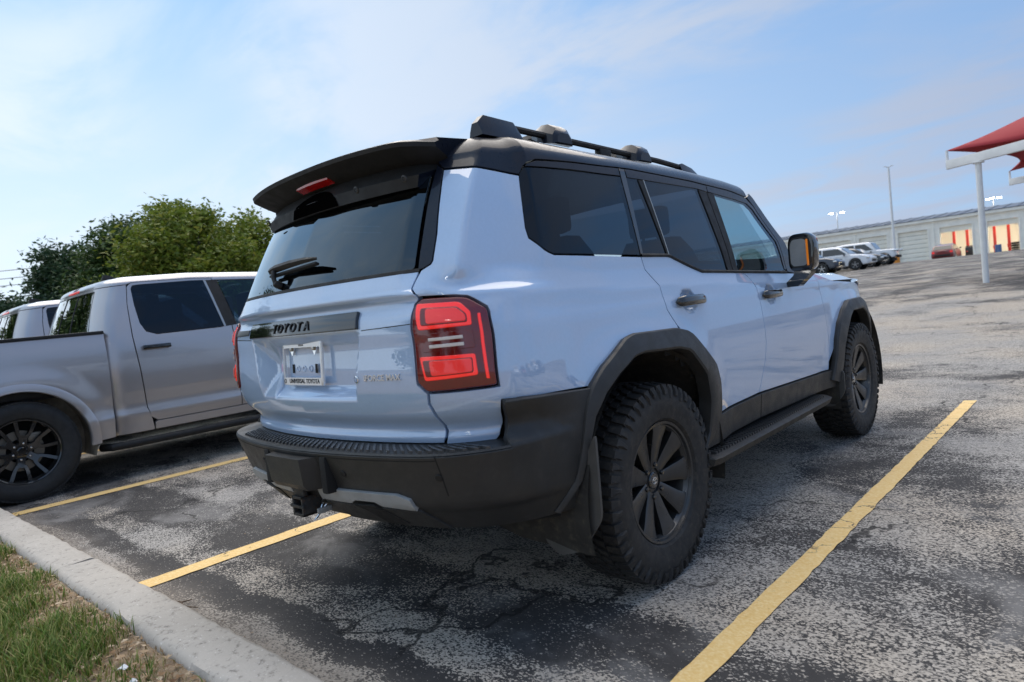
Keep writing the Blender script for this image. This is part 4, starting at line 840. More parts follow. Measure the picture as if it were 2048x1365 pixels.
# ------------------------------------------------------------------ silver pickup trucks
TP = Plan([(0,.60),(.5,.605),(.85,.63),(1.015,.72),(1.035,1.0),(1.035,2.6),(1.03,3.2),(1.0,3.9),(.93,4.45),(.70,4.62),(0,4.70)], [0,.1,.12,.13,.12,.3,.3,.3,.2,.2,0])
TA = ([.40,.50,.58,.62,.80,1.0,1.12,1.25,1.34,1.60,1.85,1.95], [.955,.975,.992,.985,.995,1.003,1.0,.985,.965,.885,.80,.78])
TD = ([.4,1.30,1.42,1.6,1.80,1.95], [0.,.0,.03,.085,.16,.20])
def CAB(u, t, off=0.):
    u, t = np.broadcast_arrays(np.asarray(u, float), np.asarray(t, float)); sg = np.where(u < 0, -1., 1.); ua = np.abs(u); X, Y = TP(ua); ZR_ = 1.80
    ph = np.clip((t-ZR_)/.2, 0, 1)*np.pi/2; tz = np.minimum(t, ZR_); z = tz+.085*np.sin(ph); ins = .13*(1-np.cos(ph)); tz = tz+.085*np.sin(ph)*.5
    x = X*herm(tz, *TA); y = Y+sstep(1.1, .66, Y)*herm(tz, *TD); z = z+sstep(1.4, 1.8, tz)*np.interp(Y, [.5,1.6,2.6], [-.02,.02,0.])
    nx, ny = TP.normal(ua); return np.stack([sg*(x-nx*(ins-off)), y-ny*(ins-off), z], -1)
def BED(u, t):
    """u = distance behind... signed: |u| = y + 3, side by sign"""
    u, t = np.broadcast_arrays(np.asarray(u, float), np.asarray(t, float)); sg = np.where(u < 0, -1., 1.); y = np.abs(u)-3.
    x = 1.038*herm(t, [.40,.50,.58,.62,.80,1.0,1.12,1.25,1.34,1.42], [.955,.975,.992,.985,.995,1.003,1.0,.985,.965,.95])
    x = x+.02*(1-sstep(.56, .75, np.hypot(y, t-.43)))*sstep(1.2, 1., t); x = x-.04*sstep(-.75, -1.15, y)
    return np.stack([sg*x, y, t], -1)
def make_truck():
    R = empty('pickup_truck', (-5.39, -1.2, 0))
    P_ = M['silverpaint']; both = (False, True)
    for sx in (-1, 1):
        for yc in (0., 3.67):
            rings = [[(sx*x, yc+rr_*math.cos(a), .43+rr_*math.sin(a)) for a in np.linspace(-.3, math.pi+.3, 36)] for x, rr_ in ((1.0,.545),(.94,.535),(.66,.53))]
            mb = MB().loft(rings, False, False); mb.add(rings[-1]+[(sx*.66, yc, .43)], [(i, i+1, 36) for i in range(35)]); mb.build('wheel_house', M['trkliner'], R, 40)
    us = np.linspace(-4.9, 4.9, 160); ts = np.linspace(.44, 1.32, 20); U, T = np.meshgrid(us, ts); pos = CAB(U, T, -.04); f = []
    for i in range(19):
        for j in range(159):
            c = pos[i:i+2, j:j+2].mean((0, 1))
            if not (math.hypot(c[1]-3.67, c[2]-.43) < .56 and abs(c[0]) > .6) and not (c[1] > 2.9 and T[i,j] > 1.05): a = i*160+j; f.append((a, a+1, a+161, a+160))
    mesh('inner_body', pos.reshape(-1, 3), f, M['under'], R)
    MB().box((0,1.75,.52), (1.3,5.9,.14)).box((0,0,.43), (1.5,.12,.12), .03).box((0,3.67,.43), (1.5,.1,.1), .03).build('chassis', M['under'], R)
    MB().box((0,-.25,.86), (1.72,1.75,.06)).box((0,.62,1.1), (1.9,.05,.5)).box((-.90,-.25,1.1), (.06,1.80,.48)).box((.90,-.25,1.1), (.06,1.80,.48)).build('bed_liner', M['matt'], R)
    arch = [(3+.50*math.cos(a), .43+.50*math.sin(a)) for a in np.linspace(math.pi+.12, -.12, 26)]
    bedp = [(1.86,1.352),(1.86,.55),(2.40,.47)]+[(x, z) for x, z in arch if z > .43][0:0]
    out = [(1.86,.56),(2.30,.50)]+[(a, b) for a, b in arch]+[(3.58,.395),(3.695,.400),(3.705,1.352),(1.86,1.352)]
    for mi in both:
        panel('bed_side', out, BED, P_, R, g=.04, thick=.03, mirror=mi)
        O = [(3+.575*math.cos(a), .43+.565*math.sin(a)) for a in np.linspace(math.pi+.12, -.10, 30)]; I = [(3+.495*math.cos(a), .43+.495*math.sin(a)) for a in np.linspace(math.pi+.12, -.12, 30)]
        ribbon('wheel_arch_lip', O, I, BED, [(0,-.003),(.02,.010),(.2,.017),(.9,.020),(1.,.010),(1.02,-.03)], P_, R, .04, mi, 30)
        sg = -1 if mi else 1
        MB().box((sg*.965,-.23,1.362), (.10,1.87,.03), .01).build('bed_rail', M['matt'], R)
        # cab panels: corner pillar, doors
        u0 = .62
        panel('cab_corner', [(.79,1.34),(.80,1.40),(.775,1.80),(1.00,1.80),(1.245,1.80),(1.225,1.62),(1.235,1.30),(1.262,1.0),(1.280,.62),(1.315,.50),(1.33,.40),(.86,.40),(.86,1.34)], CAB, P_, R, g=.03, thick=.03, gap=.002, mirror=mi)
        rd = panel('rear_door', [(1.238,1.30),(1.265,1.0),(1.283,.62),(1.30,.53),(1.36,.485),(2.18,.485),(2.18,1.33),(2.06,1.31),(1.45,1.30),(1.36,1.335),(1.322,1.42),(1.305,1.60),(1.305,1.755),(1.33,1.785),(1.40,1.79),(2.10,1.79),(2.10,1.82),(1.40,1.825),(1.32,1.82),(1.25,1.78),(1.228,1.62)], CAB, P_, R, g=.03, thick=.03, gap=.0022, mirror=mi)
        panel('door_window', [(1.305,1.60),(1.305,1.755),(1.33,1.783),(1.40,1.79),(2.02,1.79),(2.10,1.32),(1.45,1.302),(1.36,1.337),(1.322,1.42)], CAB, M['privacy'], rd, g=.05, off=-.002, thick=.005, gap=-.004, rc=.03, mirror=mi)
        panel('door_pillar', [(2.02,1.79),(2.15,1.79),(2.235,1.32),(2.10,1.31)], CAB, M['matt'], rd, g=.05, off=.001, mirror=mi)
        panel('pillar_trim', [(2.01,1.79),(2.035,1.79),(2.12,1.32),(2.10,1.31)], CAB, M['chrome2'], rd, g=.05, off=.003, thick=.005, gap=0, mirror=mi)
        fd = panel('front_door', [(2.184,.485),(3.22,.485),(3.27,.65),(3.27,1.20),(3.20,1.27),(2.184,1.33)], CAB, P_, R, g=.05, thick=.03, mirror=mi)
        panel('door_window', [(2.24,1.32),(2.155,1.79),(2.55,1.79),(2.75,1.70),(3.16,1.285)], CAB, M['tint'], fd, g=.05, off=-.002, thick=.005, gap=0, mirror=mi)
        panel('roof_side', [(.10,1.803),(1.25,1.803),(1.32,1.823),(1.40,1.828),(2.10,1.823),(2.10,1.793),(2.57,1.793),(2.78,1.70),(3.19,1.28),(3.30,1.22),(3.40,1.22),(2.90,1.76),(2.65,2.0),(.10,2.0)], CAB, P_, R, g=.04, thick=.03, gap=.0015, mirror=mi)
        fa = [(4.29+.50*math.cos(a), .43+.50*math.sin(a)) for a in np.linspace(math.pi+.05, -.05, 24)]
        panel('front_fender', [(3.274,.62)]+[(3.70,.5)]+fa+[(5.0,.60),(5.05,1.08),(3.30,1.22),(3.274,1.2)], CAB, P_, R, g=.06, thick=.03, mirror=mi)
        # handles, side step
        hm = rd
        for uh, par in ((1.42,rd), (2.45,fd)):
            u_ = sg*uh; p = CAB(np.array([u_]), np.array([1.185]))[0]; h = MB().box((p[0]+sg*.028, p[1], p[2]), (.03,.25,.045), .012); h.box((p[0]+sg*.012, p[1]-.10, p[2]), (.03,.04,.035), .008); h.box((p[0]+sg*.012, p[1]+.10, p[2]), (.03,.04,.035), .008); h.build('door_handle', M['gloss'], par)
        MB().tube([(sg*.88,.60,.31),(sg*.98,.66,.31),(sg*1.0,.82,.31),(sg*1.0,2.9,.31),(sg*.98,3.05,.31),(sg*.88,3.12,.31)], .036, 12).build('side_step', M['matt'], R)
        panel('rocker_panel', [(1.335,.402),(3.22,.402),(3.22,.482),(1.36,.482),(1.335,.47)], CAB, P_, R, g=.06, thick=.03, mirror=mi)
        MB().loft([[(sg*x_, y_, z_) for x_, y_, z_ in ((1.02,2.82,zz),(1.24,2.86,zz),(1.24,2.98,zz),(1.02,3.0,zz))] for zz in (1.20,1.42)]).build('side_mirror', M['gloss'], R)
        MB().box((sg*.96,-1.16,1.08), (.14,.06,.40), .02).build('tail_light', M['red'], R); MB().box((sg*.86,4.60,1.0), (.32,.12,.2), .03).build('headlight', M['chrome'], R)
    # cab rear wall + glass
    panel('cab_back', [(-.86,1.34),(-.86,.45),(.86,.45),(.86,1.34)], CAB, P_, R, g=.08, thick=.03)
    panel('cab_back_upper', [(-.772,1.803),(-.785,1.775),(.785,1.775),(.772,1.803)], CAB, P_, R, g=.05, thick=.03, gap=0)
    rw = panel('rear_window', [(-.785,1.35),(.785,1.35),(.775,1.60),(.755,1.772),(-.755,1.772),(-.775,1.60)], CAB, M['mirrorglass'], R, g=.06, off=-.004, thick=.005, gap=0, rc=.03)
    for x_ in (-.24, .24): panel('window_seal', [(x_-.008,1.36),(x_+.008,1.36),(x_+.008,1.765),(x_-.008,1.765)], CAB, M['matt'], rw, g=.06, off=.001, thick=.004, gap=0)
    panel('brake_light', [(-.22,1.805),(.22,1.805),(.22,1.845),(-.22,1.845)], CAB, M['red'], R, g=.05, off=.004, thick=.01)
    e = CAB(np.linspace(.05, 2.66, 50), np.full(50, 2.0)); ysr = np.linspace(.93, 2.45, 30); xr = np.interp(ysr, e[12:,1], e[12:,0]); zr = np.interp(ysr, e[12:,1], e[12:,2])
    rows = [[(s_*xw, y_, z_+.015*(1-s_*s_)) for s_ in np.linspace(-1.01,1.01,15)] for xw, y_, z_ in zip(xr, ysr, zr)]
    mesh('roof', [p for r_ in rows for p in r_], [(i*15+j, i*15+j+1, (i+1)*15+j+1, (i+1)*15+j) for i in range(29) for j in range(14)], P_, R, 40)
    MB().loft([[(x_*k, 1.12+y_*k+dy, z_) for x_, y_ in ((-.03,-.10),(.03,-.10),(.03,.10),(-.03,.10))] for z_, k, dy in ((1.86,1,0),(1.93,.8,-.01),(1.975,.25,-.05))]).build('roof_antenna', M['matt'], R)
    ws = []
    for k in np.linspace(0,1,6): ws.append([tuple(np.array([s_*.92,3.35-.3*s_*s_,1.22])*(1-k)+np.array([s_*.74,2.52-.2*s_*s_,1.87])*k) for s_ in np.linspace(-1,1,11)])
    mesh('windscreen', [p for r_ in ws for p in r_], [(i*11+j, i*11+j+1, (i+1)*11+j+1, (i+1)*11+j) for i in range(5) for j in range(10)], M['tint'], R, 60)
    hd = [[(s_*w_, y_, 1.25-.10*((y_-3.1)/1.5)**2+.03*(1-s_*s_)-.04*abs(s_)**6) for s_ in np.linspace(-1,1,13)] for y_, w_ in ((3.08,.98),(3.6,.97),(4.2,.94),(4.55,.86),(4.66,.75))]
    mesh('bonnet', [p for r_ in hd for p in r_], [(i*13+j, i*13+j+1, (i+1)*13+j+1, (i+1)*13+j) for i in range(4) for j in range(12)], P_, R, 40)
    MB().box((0,4.66,.92), (1.4,.12,.42), .05).build('front_grille', M['chrome2'], R); MB().box((0,4.70,.58), (1.9,.22,.24), .06).build('front_bumper', P_, R)
    MB().box((0,-1.13,1.05), (1.80,.07,.56), .02).build('tailgate', P_, R); MB().box((0,-1.26,.62), (1.9,.18,.20), .04).build('rear_bumper', M['chrome2'], R)
    for s_ in (MB().box((.4,1.5,1.35), (.5,.12,.6), .05), MB().box((-.4,1.5,1.35), (.5,.12,.6), .05), MB().box((.4,2.4,1.4), (.5,.12,.6), .05), MB().box((-.4,2.4,1.4), (.5,.12,.6), .05)): s_.build('seat', M['seat'], R)
    for sx in (-1, 1):
        for yc in (0., 3.67): build_wheel(R, Vector((sx*.885, yc, .425)), sx, False, .425, .272, .135, 'six', M['rimblack'], .35)
    return R
M['silverpaint'] = pmat('silver_metallic_paint', (.45,.435,.445), .28, .65, .8, .02)
M['chrome2'] = pmat('satin_chrome', (.45,.44,.42), .3, .9)
M['trkliner'] = pmat('muddy_wheel_liner', (.34,.29,.22), .85, var=.35, vscale=6, dirt=(.48,.40,.29,.5))
M['mirrorglass'] = glass('reflective_cab_glass', (.05,.06,.06), 1.9)
truck = make_truck(); tag(truck, 'silver crew cab pickup truck nearest the blue SUV', 'pickup truck', 'silver pickup trucks parked on the left')
truck2 = copy_tree(truck); truck2.location = (-8.15, -1.30, 0); tag(truck2, 'farther silver pickup truck, only its cab showing above the nearer truck bed', 'pickup truck', 'silver pickup trucks parked on the left')
# ------------------------------------------------------------------ background: cars, building, lamps, canopies
M['white_paint'] = pmat('white_car_paint', (.72,.73,.75), .35, 0., 1., .03)
M['navy_paint'] = pmat('dark_navy_car_paint', (.012,.018,.035), .3, 0., 1., .03)
M['black_paint'] = pmat('black_car_paint', (.012,.012,.013), .3, 0., 1., .03)
M['red_paint'] = pmat('dark_red_car_paint', (.17,.008,.012), .3, 0., 1., .03)
M['grey_paint'] = pmat('grey_car_paint', (.22,.23,.24), .3, .3, 1., .03)
M['carglass'] = pmat('dark_car_glass', (.008,.012,.016), .03, 0., 1., .0)
M['alloy'] = pmat('bright_alloy', (.62,.62,.63), .3, .9)
M['postwhite'] = pmat('white_steel_post', (.74,.74,.73), .45, var=.06, vscale=3)
M['lamp_lit'] = pmat('lit_lamp_lens', (.9,.9,.9), .4, emit=(1.,.97,.9), es=26.)
M['wallwhite'] = pmat('off_white_metal_siding', (.88,.85,.77), .55, var=.06, vscale=1.5)
M['doorwhite'] = pmat('ivory_roller_door', (.88,.84,.73), .5, var=.05, vscale=2)
M['roofgrey'] = pmat('blue_grey_metal_roof', (.07,.095,.135), .45, .2, var=.12, vscale=2)
M['baywall'] = pmat('bay_interior_white', (.75,.73,.68), .7)
M['liftred'] = pmat('red_lift_paint', (.62,.035,.025), .4)
M['orange'] = pmat('orange_base_paint', (.75,.27,.03), .6)
M['sailred'] = None
def low_wheel_data():
    t = MB().lathe([(.09,.205),(.105,.24),(.10,.31),(.085,.335),(-.085,.335),(-.10,.31),(-.105,.24),(-.09,.205)], 32)
    r = MB(); r.lathe([(.085,.212),(.095,.205),(.06,.19),(-.08,.19)], 32)
    for k in range(5):
        a = 2*math.pi*k/5+.3
        def pt(x, rr_, tt): return (x, rr_*math.cos(a)-tt*math.sin(a), rr_*math.sin(a)+tt*math.cos(a))
        r.loft([[pt(.05,q,-w), pt(.075,q,-w), pt(.075,q,w), pt(.05,q,w)] for q, w in ((.03,.03),(.10,.026),(.20,.036))], True, True)
    r.lathe([(.03,.0),(.03,.05),(.08,.045),(.082,0)], 16)
    b = MB().lathe([(.03,0),(.03,.20)], 24)
    return t, r, b
def simple_car(label, paint, style, loc, rz, group, cat='car', k=1.):
    R = empty('parked_car', loc, rz); tag(R, label, cat, group)
    if style == 'suv':   L, W, wb, wr, st, gh = 4.8, .94, 2.85, .36, [(-2.36,.42,.95,.80),(-2.30,.34,1.02,.90),(-1.9,.30,1.05,.94),(1.0,.28,1.05,.94),(1.7,.30,1.00,.93),(2.15,.34,.88,.86),(2.36,.42,.72,.66)], [(-2.28,1.02),(-1.95,1.60),(-1.2,1.70),(.1,1.68),(.55,1.55),(1.15,1.04)]
    elif style == 'jeep': L, W, wb, wr, st, gh = 4.3, .90, 2.6, .40, [(-2.05,.50,1.02,.78),(-2.0,.46,1.12,.84),(-1.6,.46,1.14,.86),(.75,.46,1.13,.86),(1.8,.50,1.10,.74),(1.98,.52,1.06,.70),(2.0,.60,.98,.68)], [(-2.0,1.12),(-1.92,1.80),(-1.2,1.83),(.25,1.82),(.45,1.76),(.85,1.13)]
    else:                L, W, wb, wr, st, gh = 4.3, .89, 2.6, .33, [(-2.12,.44,.88,.70),(-2.05,.34,.95,.84),(-1.6,.26,.98,.89),(1.0,.24,.96,.89),(1.6,.28,.88,.87),(2.0,.34,.74,.78),(2.14,.42,.62,.60)], [(-2.05,.95),(-1.70,1.36),(-.9,1.50),(.0,1.48),(.35,1.40),(1.05,.96)]
    ax = (-wb/2, wb/2)
    rings = []
    ys = sorted(set([s[0] for s in st]+list(np.linspace(st[0][0], st[-1][0], 40))))
    A = np.array(st)
    for y in ys:
        zb, zt, w = [float(np.interp(y, A[:,0], A[:,i])) for i in (1,2,3)]
        for a in ax:
            d = wr+.055
            if abs(y-a) < d: zb = max(zb, wr+math.sqrt(max(0, d*d-(y-a)**2)))
        zm = zb+(zt-zb)*.45; zb = min(zb, zt-.12)
        rings.append([(-w*.93,y,zb),(-w,y,zb+.05),(-w,y,max(zm,zb+.06)),(-w*.955,y,zt-.03),(-w*.90,y,zt),(0,y,zt+.03),(w*.90,y,zt),(w*.955,y,zt-.03),(w,y,max(zm,zb+.06)),(w,y,zb+.05),(w*.93,y,zb)])
    MB().loft(rings, True, True).build('body', paint, R, 35)
    G = np.array(gh); g2 = []
    for y in np.linspace(G[0,0], G[-1,0], 26):
        z = float(np.interp(y, G[:,0], G[:,1])); zb = float(np.interp(y, A[:,0], A[:,2]))-.02; h = max(.0, z-zb); wb_ = float(np.interp(y, A[:,0], A[:,3]))*.92; wt = wb_-h*.24
        g2.append([(-wb_,y,zb),(-wt-.02,y,zb+h*.86),(-wt+.10,y,zb+h),(wt-.10,y,zb+h),(wt+.02,y,zb+h*.86),(wb_,y,zb)])
    MB().loft(g2, True, True).build('greenhouse', paint, R, 40)
    def sidewin(y0, y1, lean0, lean1, nm='side_window'):
        for sx in (-1, 1):
            q = []
            for y, fr in ((y0,.12),(y1,.12),(y1-lean1,.80),(y0+lean0,.80)):
                zt = float(np.interp(y, G[:,0], G[:,1])); zb = float(np.interp(y, A[:,0], A[:,2]))-.02; zt = max(float(np.interp((y0+y1)/2, G[:,0], G[:,1])), zb+.3); h = zt-zb; wb_ = float(np.interp(y, A[:,0], A[:,3]))*.92; q.append((sx*(wb_-(h*fr)*(.24+.02/h)/.86*.86*(.86 if fr > .5 else 1)+.012), y, zb+h*fr))
            MB().prism(q, (0,0,0), (sx*-.02,0,0)).build(nm, M['carglass'], R)
    y0, y3 = gh[0][0]+.32, gh[-1][0]-.22; ym = (y0+y3)/2-.1
    sidewin(y0, ym-.04, .22, 0.); sidewin(ym+.04, y3, 0., .55)
    for (a, b), nm in (((gh[0], gh[1]),'rear_window'), ((gh[-1], gh[-2]),'windscreen')):
        w0 = float(np.interp(a[0], A[:,0], A[:,3]))*.92-.10; d = Vector((0, b[0]-a[0], b[1]-a[1])); n = Vector((0, -d.z, d.y)).normalized()*(1 if nm == 'rear_window' else -1)
        if n.z < 0: n = -n
        p0 = Vector((0,a[0],a[1]))+d*.16+n*.02; p1 = Vector((0,a[0],a[1]))+d*.92+n*.02; w1 = w0-.22*(p1.z-p0.z)
        MB().prism([p0+Vector((-w0,0,0)), p0+Vector((w0,0,0)), p1+Vector((w1,0,0)), p1+Vector((-w1,0,0))], (0,0,0), -n*.03).build(nm, M['carglass'], R)
    wE, wF = st[0][3], st[-2][3]; yr, yf = st[1][0], st[-2][0]
    for sx in (-1, 1):
        MB().box((sx*(wE-.02), yr-.02, st[1][2]-.16), (.22,.12,.16), .03).build('tail_light', M['red'], R); MB().box((sx*(wF-.10), yf+.04, st[-2][2]-.13 if style != 'jeep' else 1.0), (.22,.2 if style != 'jeep' else .5,.12), .04).build('headlight', M['chrome'], R)
        MB().box((sx*(W+.06), gh[-1][0]-.32, 1.06), (.18,.09,.13), .03).build('side_mirror', M['gloss'], R)
    MB().box((0, yf+.14, .55), (wF*1.3,.16,.20), .04).build('front_grille', M['matt'], R); MB().box((0, yr-.06, .50), (wE*1.7,.1,.16), .03).build('rear_bumper', M['matt'], R)
    MB().box((0,0,.36), (W*1.5, L*.86, .2)).build('underbody', M['under'], R)
    if style == 'jeep':
        MB().lathe([(-.12,.18),(-.12,.36),(.1,.36),(.1,.18)], 24).build('spare_wheel', M['rubber2'], R).data.transform(Matrix.Translation((0,-2.16,1.0)) @ Matrix.Rotation(rad(90), 4, 'Z'))
    t, r, b = WHEEL
    for sx in (-1, 1):
        for a in ax:
            X = Matrix.Translation((sx*(W-.10), a, wr)) @ (Matrix.Identity(4) if sx > 0 else Matrix.Rotation(math.pi, 4, 'Z')) @ Matrix.Scale(wr/.335, 4)
            w = bpy.data.objects.new('wheel', t.copy()); 
            w = bpy.data.objects.new('wheel', tdat); COL.objects.link(w); w.parent = R; w.matrix_local = X
            for nm, dd in (('rim', rdat), ('wheel_well', bdat)): o = bpy.data.objects.new(nm, dd); COL.objects.link(o); o.parent = w
    return R
_t, _r2, _b = low_wheel_data(); _o = [_t.build('wheel', M['rubber2']), _r2.build('rim', M['alloy']), _b.build('wheel_well', M['under'])]
tdat, rdat, bdat = [o.data for o in _o]; WHEEL = (tdat, rdat, bdat)
for o in _o: bpy.data.objects.remove(o)
def zat(x, y): return float(lot_z(np.array(x), np.array(y)))
LG = 'cars parked in a row before the service building'
def row_car(label, paint, style, xf, y, L=2.36): return simple_car(label, paint, style, (xf-L, y, zat(0,y)), rad(-90), LG)
row_car('dark navy crossover nearest in the far row, left of the white SUV', M['navy_paint'], 'suv', -10.4, 42.2)
row_car('white SUV with bright alloy wheels in the far row', M['white_paint'], 'suv', -9.5, 46.0)
row_car('black car just right of the white SUV in the far row', M['black_paint'], 'hatch', -9.3, 49.2)
row_car('boxy white off-roader with black front at the end of the far row', M['white_paint'], 'jeep', -9.2, 52.4)
simple_car('dark red hatchback seen from behind before the open service bay', M['red_paint'], 'hatch', (-9.2,69,zat(0,69)), 0., None)
for i, (x, y, p, s, lab) in enumerate(((17.5,1.5,M['white_paint'],'suv','white SUV parked on the far right side of the lot'), (17.7,4.6,M['red_paint'],'hatch','red hatchback parked on the far right side of the lot'), (17.4,7.8,M['grey_paint'],'suv','grey SUV parked on the far right side of the lot'), (17.6,11.,M['white_paint'],'jeep','white off-roader parked on the far right side of the lot'), (17.5,14.2,M['navy_paint'],'hatch','navy hatchback parked on the far right side of the lot'))):
    simple_car(lab, p, s, (x, y, zat(0,y)), rad(90), 'cars parked along the right side of the lot')

# ---- service building
def make_building():
    B = empty('service_building', (0,82,1.38)); tag(B, 'long off-white service building with roller doors and two lit open bays', 'building')
    bays = [(-45.0,-41.0,0),(-39.5,-35.5,0),(-34.0,-30.5,0),(-29.5,-26.3,0),(-25.0,-20.75,0),(-19.8,-16.95,0),(-15.8,-12.97,0),(-11.8,-8.97,1),(-7.6,-5.05,1),(-3.6,-.9,0),(.6,3.3,1),(4.8,7.5,0),(9.,11.7,0),(13.2,15.9,0)]
    H, D = 4.15, 3.36; x = -47.
    for a, b, op in bays:
        MB().box(((x+a)/2,.15,H/2), (a-x,.3,H)).build('wall_pier', M['wallwhite'], B); MB().box(((a+b)/2,.15,(H+D)/2), (b-a,.29,H-D)).build('wall_header', M['wallwhite'], B)
        for xx in (a, b): MB().box((xx+(.09 if xx == b else -.09),-.03,D/2+.06), (.16,.10,D+.12)).build('door_jamb', M['wallwhite'], B)
        MB().box(((a+b)/2,-.03,D+.10), (b-a,.10,.12)).build('door_lintel', M['wallwhite'], B)
        if not op:
            for k in range(7): MB().box(((a+b)/2,.22+.0*k,D*(k+.5)/7), (b-a,.06,D/7-.03), .012).build('door_panel', M['doorwhite'], B)
            MB().box(((a+b)/2,.27,D/2), (b-a,.03,D)).build('door_back', M['matt'], B)
        else:
            MB().box(((a+b)/2,.2,D-.28), (b-a,.06,.56)).build('raised_door', M['doorwhite'], B)
        x = b
    MB().box(((x+20)/2,.15,H/2), (20-x,.3,H)).build('wall_pier', M['wallwhite'], B)
    for a, b in ((-14.,-3.0), (-1.,6.)):
        r = MB(); r.add([(a,.3,0),(b,.3,0),(b,9,0),(a,9,0),(a,.3,H),(b,.3,H),(b,9,H),(a,9,H)], [(0,1,2,3),(7,6,5,4),(3,2,6,7),(0,3,7,4),(1,5,6,2)]); r.build('bay_interior', M['baywall'], B, fix=False)
        for k in range(int((b-a)/2.2)): MB().box((a+1.2+k*2.2,3.2,H-.1), (.3,1.6,.06)).build('bay_light', M['baylight'], B)
    for xx in (-30,-20.2,-16.4,-12.4,-8.3): MB().box((xx,-.06,H/2), (.16,.12,H)).build('downpipe', M['wallwhite'], B)
    MB().box((-13.5,-.16,H+.16), (67.,.36,.32), .02).build('fascia', M['wallwhite'], B)
    MB().prism([(-47.2,-.4,H+.30),(-47.2,-.4,H+.36),(-47.2,7.5,H+1.15),(-47.2,16,H+.36),(-47.2,16,H+.30)], (0,0,0), (67.4,0,0)).build('roof', M['roofgrey'], B)
    for k in range(56): MB().prism([(-47+k*1.2,-.41,H+.365),(-47+k*1.2,7.4,H+1.16),(-47+k*1.2,7.4,H+1.20),(-47+k*1.2,-.41,H+.42)], (0,0,0), (.07,0,0)).build('roof_rib', M['roofgrey'], B)
    MB().box((-13.5,15.8,H/2), (67,.3,H)).build('back_wall', M['wallwhite'], B)
    return B
M['baylight'] = pmat('bay_strip_light', (.9,.9,.85), .5, emit=(1.,.90,.70), es=60.)
make_building()
for i, (x, lab) in enumerate(((-10.9,'left red lift column inside the left open bay'), (-9.7,'right red lift column inside the left open bay'), (-7.3,'left red lift column inside the right open bay'), (-6.1,'right red lift column inside the right open bay'))):
    o = MB().box((0,0,1.5), (.24,.34,3.0), .02).box((0,-.12,.06), (.5,.6,.12), .02).box((0,-.2,.7), (.30,.30,.34), .03).box((.0,-.55,.55), (.12,.6,.10), .02).build('lift_column', M['liftred']); o.location = (x, 84.2, 1.38); tag(o, lab, 'car lift', 'red car lifts in the service bays')
o = MB().box((0,0,.5), (1.1,.6,1.0), .04).box((0,-.02,1.08), (1.0,.5,.12), .03).box((0,-.32,.75), (.9,.03,.18)).box((0,-.32,.45), (.9,.03,.18)).build('tool_cabinet', M['black_paint']); o.location = (-8.95+.1-.5, 84.0, 1.38); tag(o, 'black tool cabinet standing in the left open bay', 'cabinet')
b = MB()
for k in range(4): b.lathe([(k*.25,.22),(k*.25+.02,.36),(k*.25+.21,.36),(k*.25+.23,.22)], 20, axis='z')
o = b.build('tyre_stack', M['rubber2']); o.location = (-5.55,83.6,1.38); tag(o, 'stack of black tyres at the right of the right open bay', 'tyres')
o = MB().lathe([(0,0),(0,.29),(.3,.30),(.6,.29),(.9,.29),(.9,.0)], 24, axis='z').lathe([(.28,.295),(.30,.31),(.32,.295)], 24, axis='z').build('oil_drum', pmat('blue_drum_paint', (.03,.10,.30), .4)); o.location = (-7.0,83.6,1.38); tag(o, 'blue oil drum inside the right open bay', 'drum')

# ---- lamp posts
def lamp_post(label, loc, h, heads, lit, base=False, hs=1.):
    R = empty('lamp_post', loc); tag(R, label, 'lamp post', 'lamp posts around the lot')
    MB().lathe([(0,.11),(h*.5,.095),(h,.075)], 14, axis='z').build('pole', M['postwhite'], R)
    if base: MB().lathe([(0,.34),(.55,.34),(.60,.30),(.60,.1)], 20, axis='z').build('base', M['orange'], R)
    for k in range(heads):
        a = math.pi*2*k/heads+.5; c = Vector((math.cos(a)*.55*hs, math.sin(a)*.55*hs, h+.02))
        MB().tube([(0,0,h-.05), tuple(c)], .035, 8).build('arm', M['postwhite'], R)
        hd_ = MB().box((c.x*1.35, c.y*1.35, h+.05), (.5*hs,.36*hs,.14*hs), .04*hs).build('lamp_head', M['postwhite'], R)
        if lit: MB().box((c.x*1.35, c.y*1.35, h-.05), (.46,.32,.10), .03).build('lamp_lens', M['lamp_lit'], hd_)
lamp_post('tall unlit white lamp post with orange base before the building', (-11.4,60.1,zat(0,60)), 8.1, 2, False, True, .35)
lamp_post('lit twin lamp showing above the building roof, left', (-27.3,100.5,1.4), 8.3, 2, True)
lamp_post('lit lamp just above the building roof beside the canopy post', (-10.1,110,1.4), 7.6, 3, True)
lamp_post('lit lamp post behind the camera, mirrored in the SUV rear corner', (9.5,-16.,0.), 8.5, 4, True)

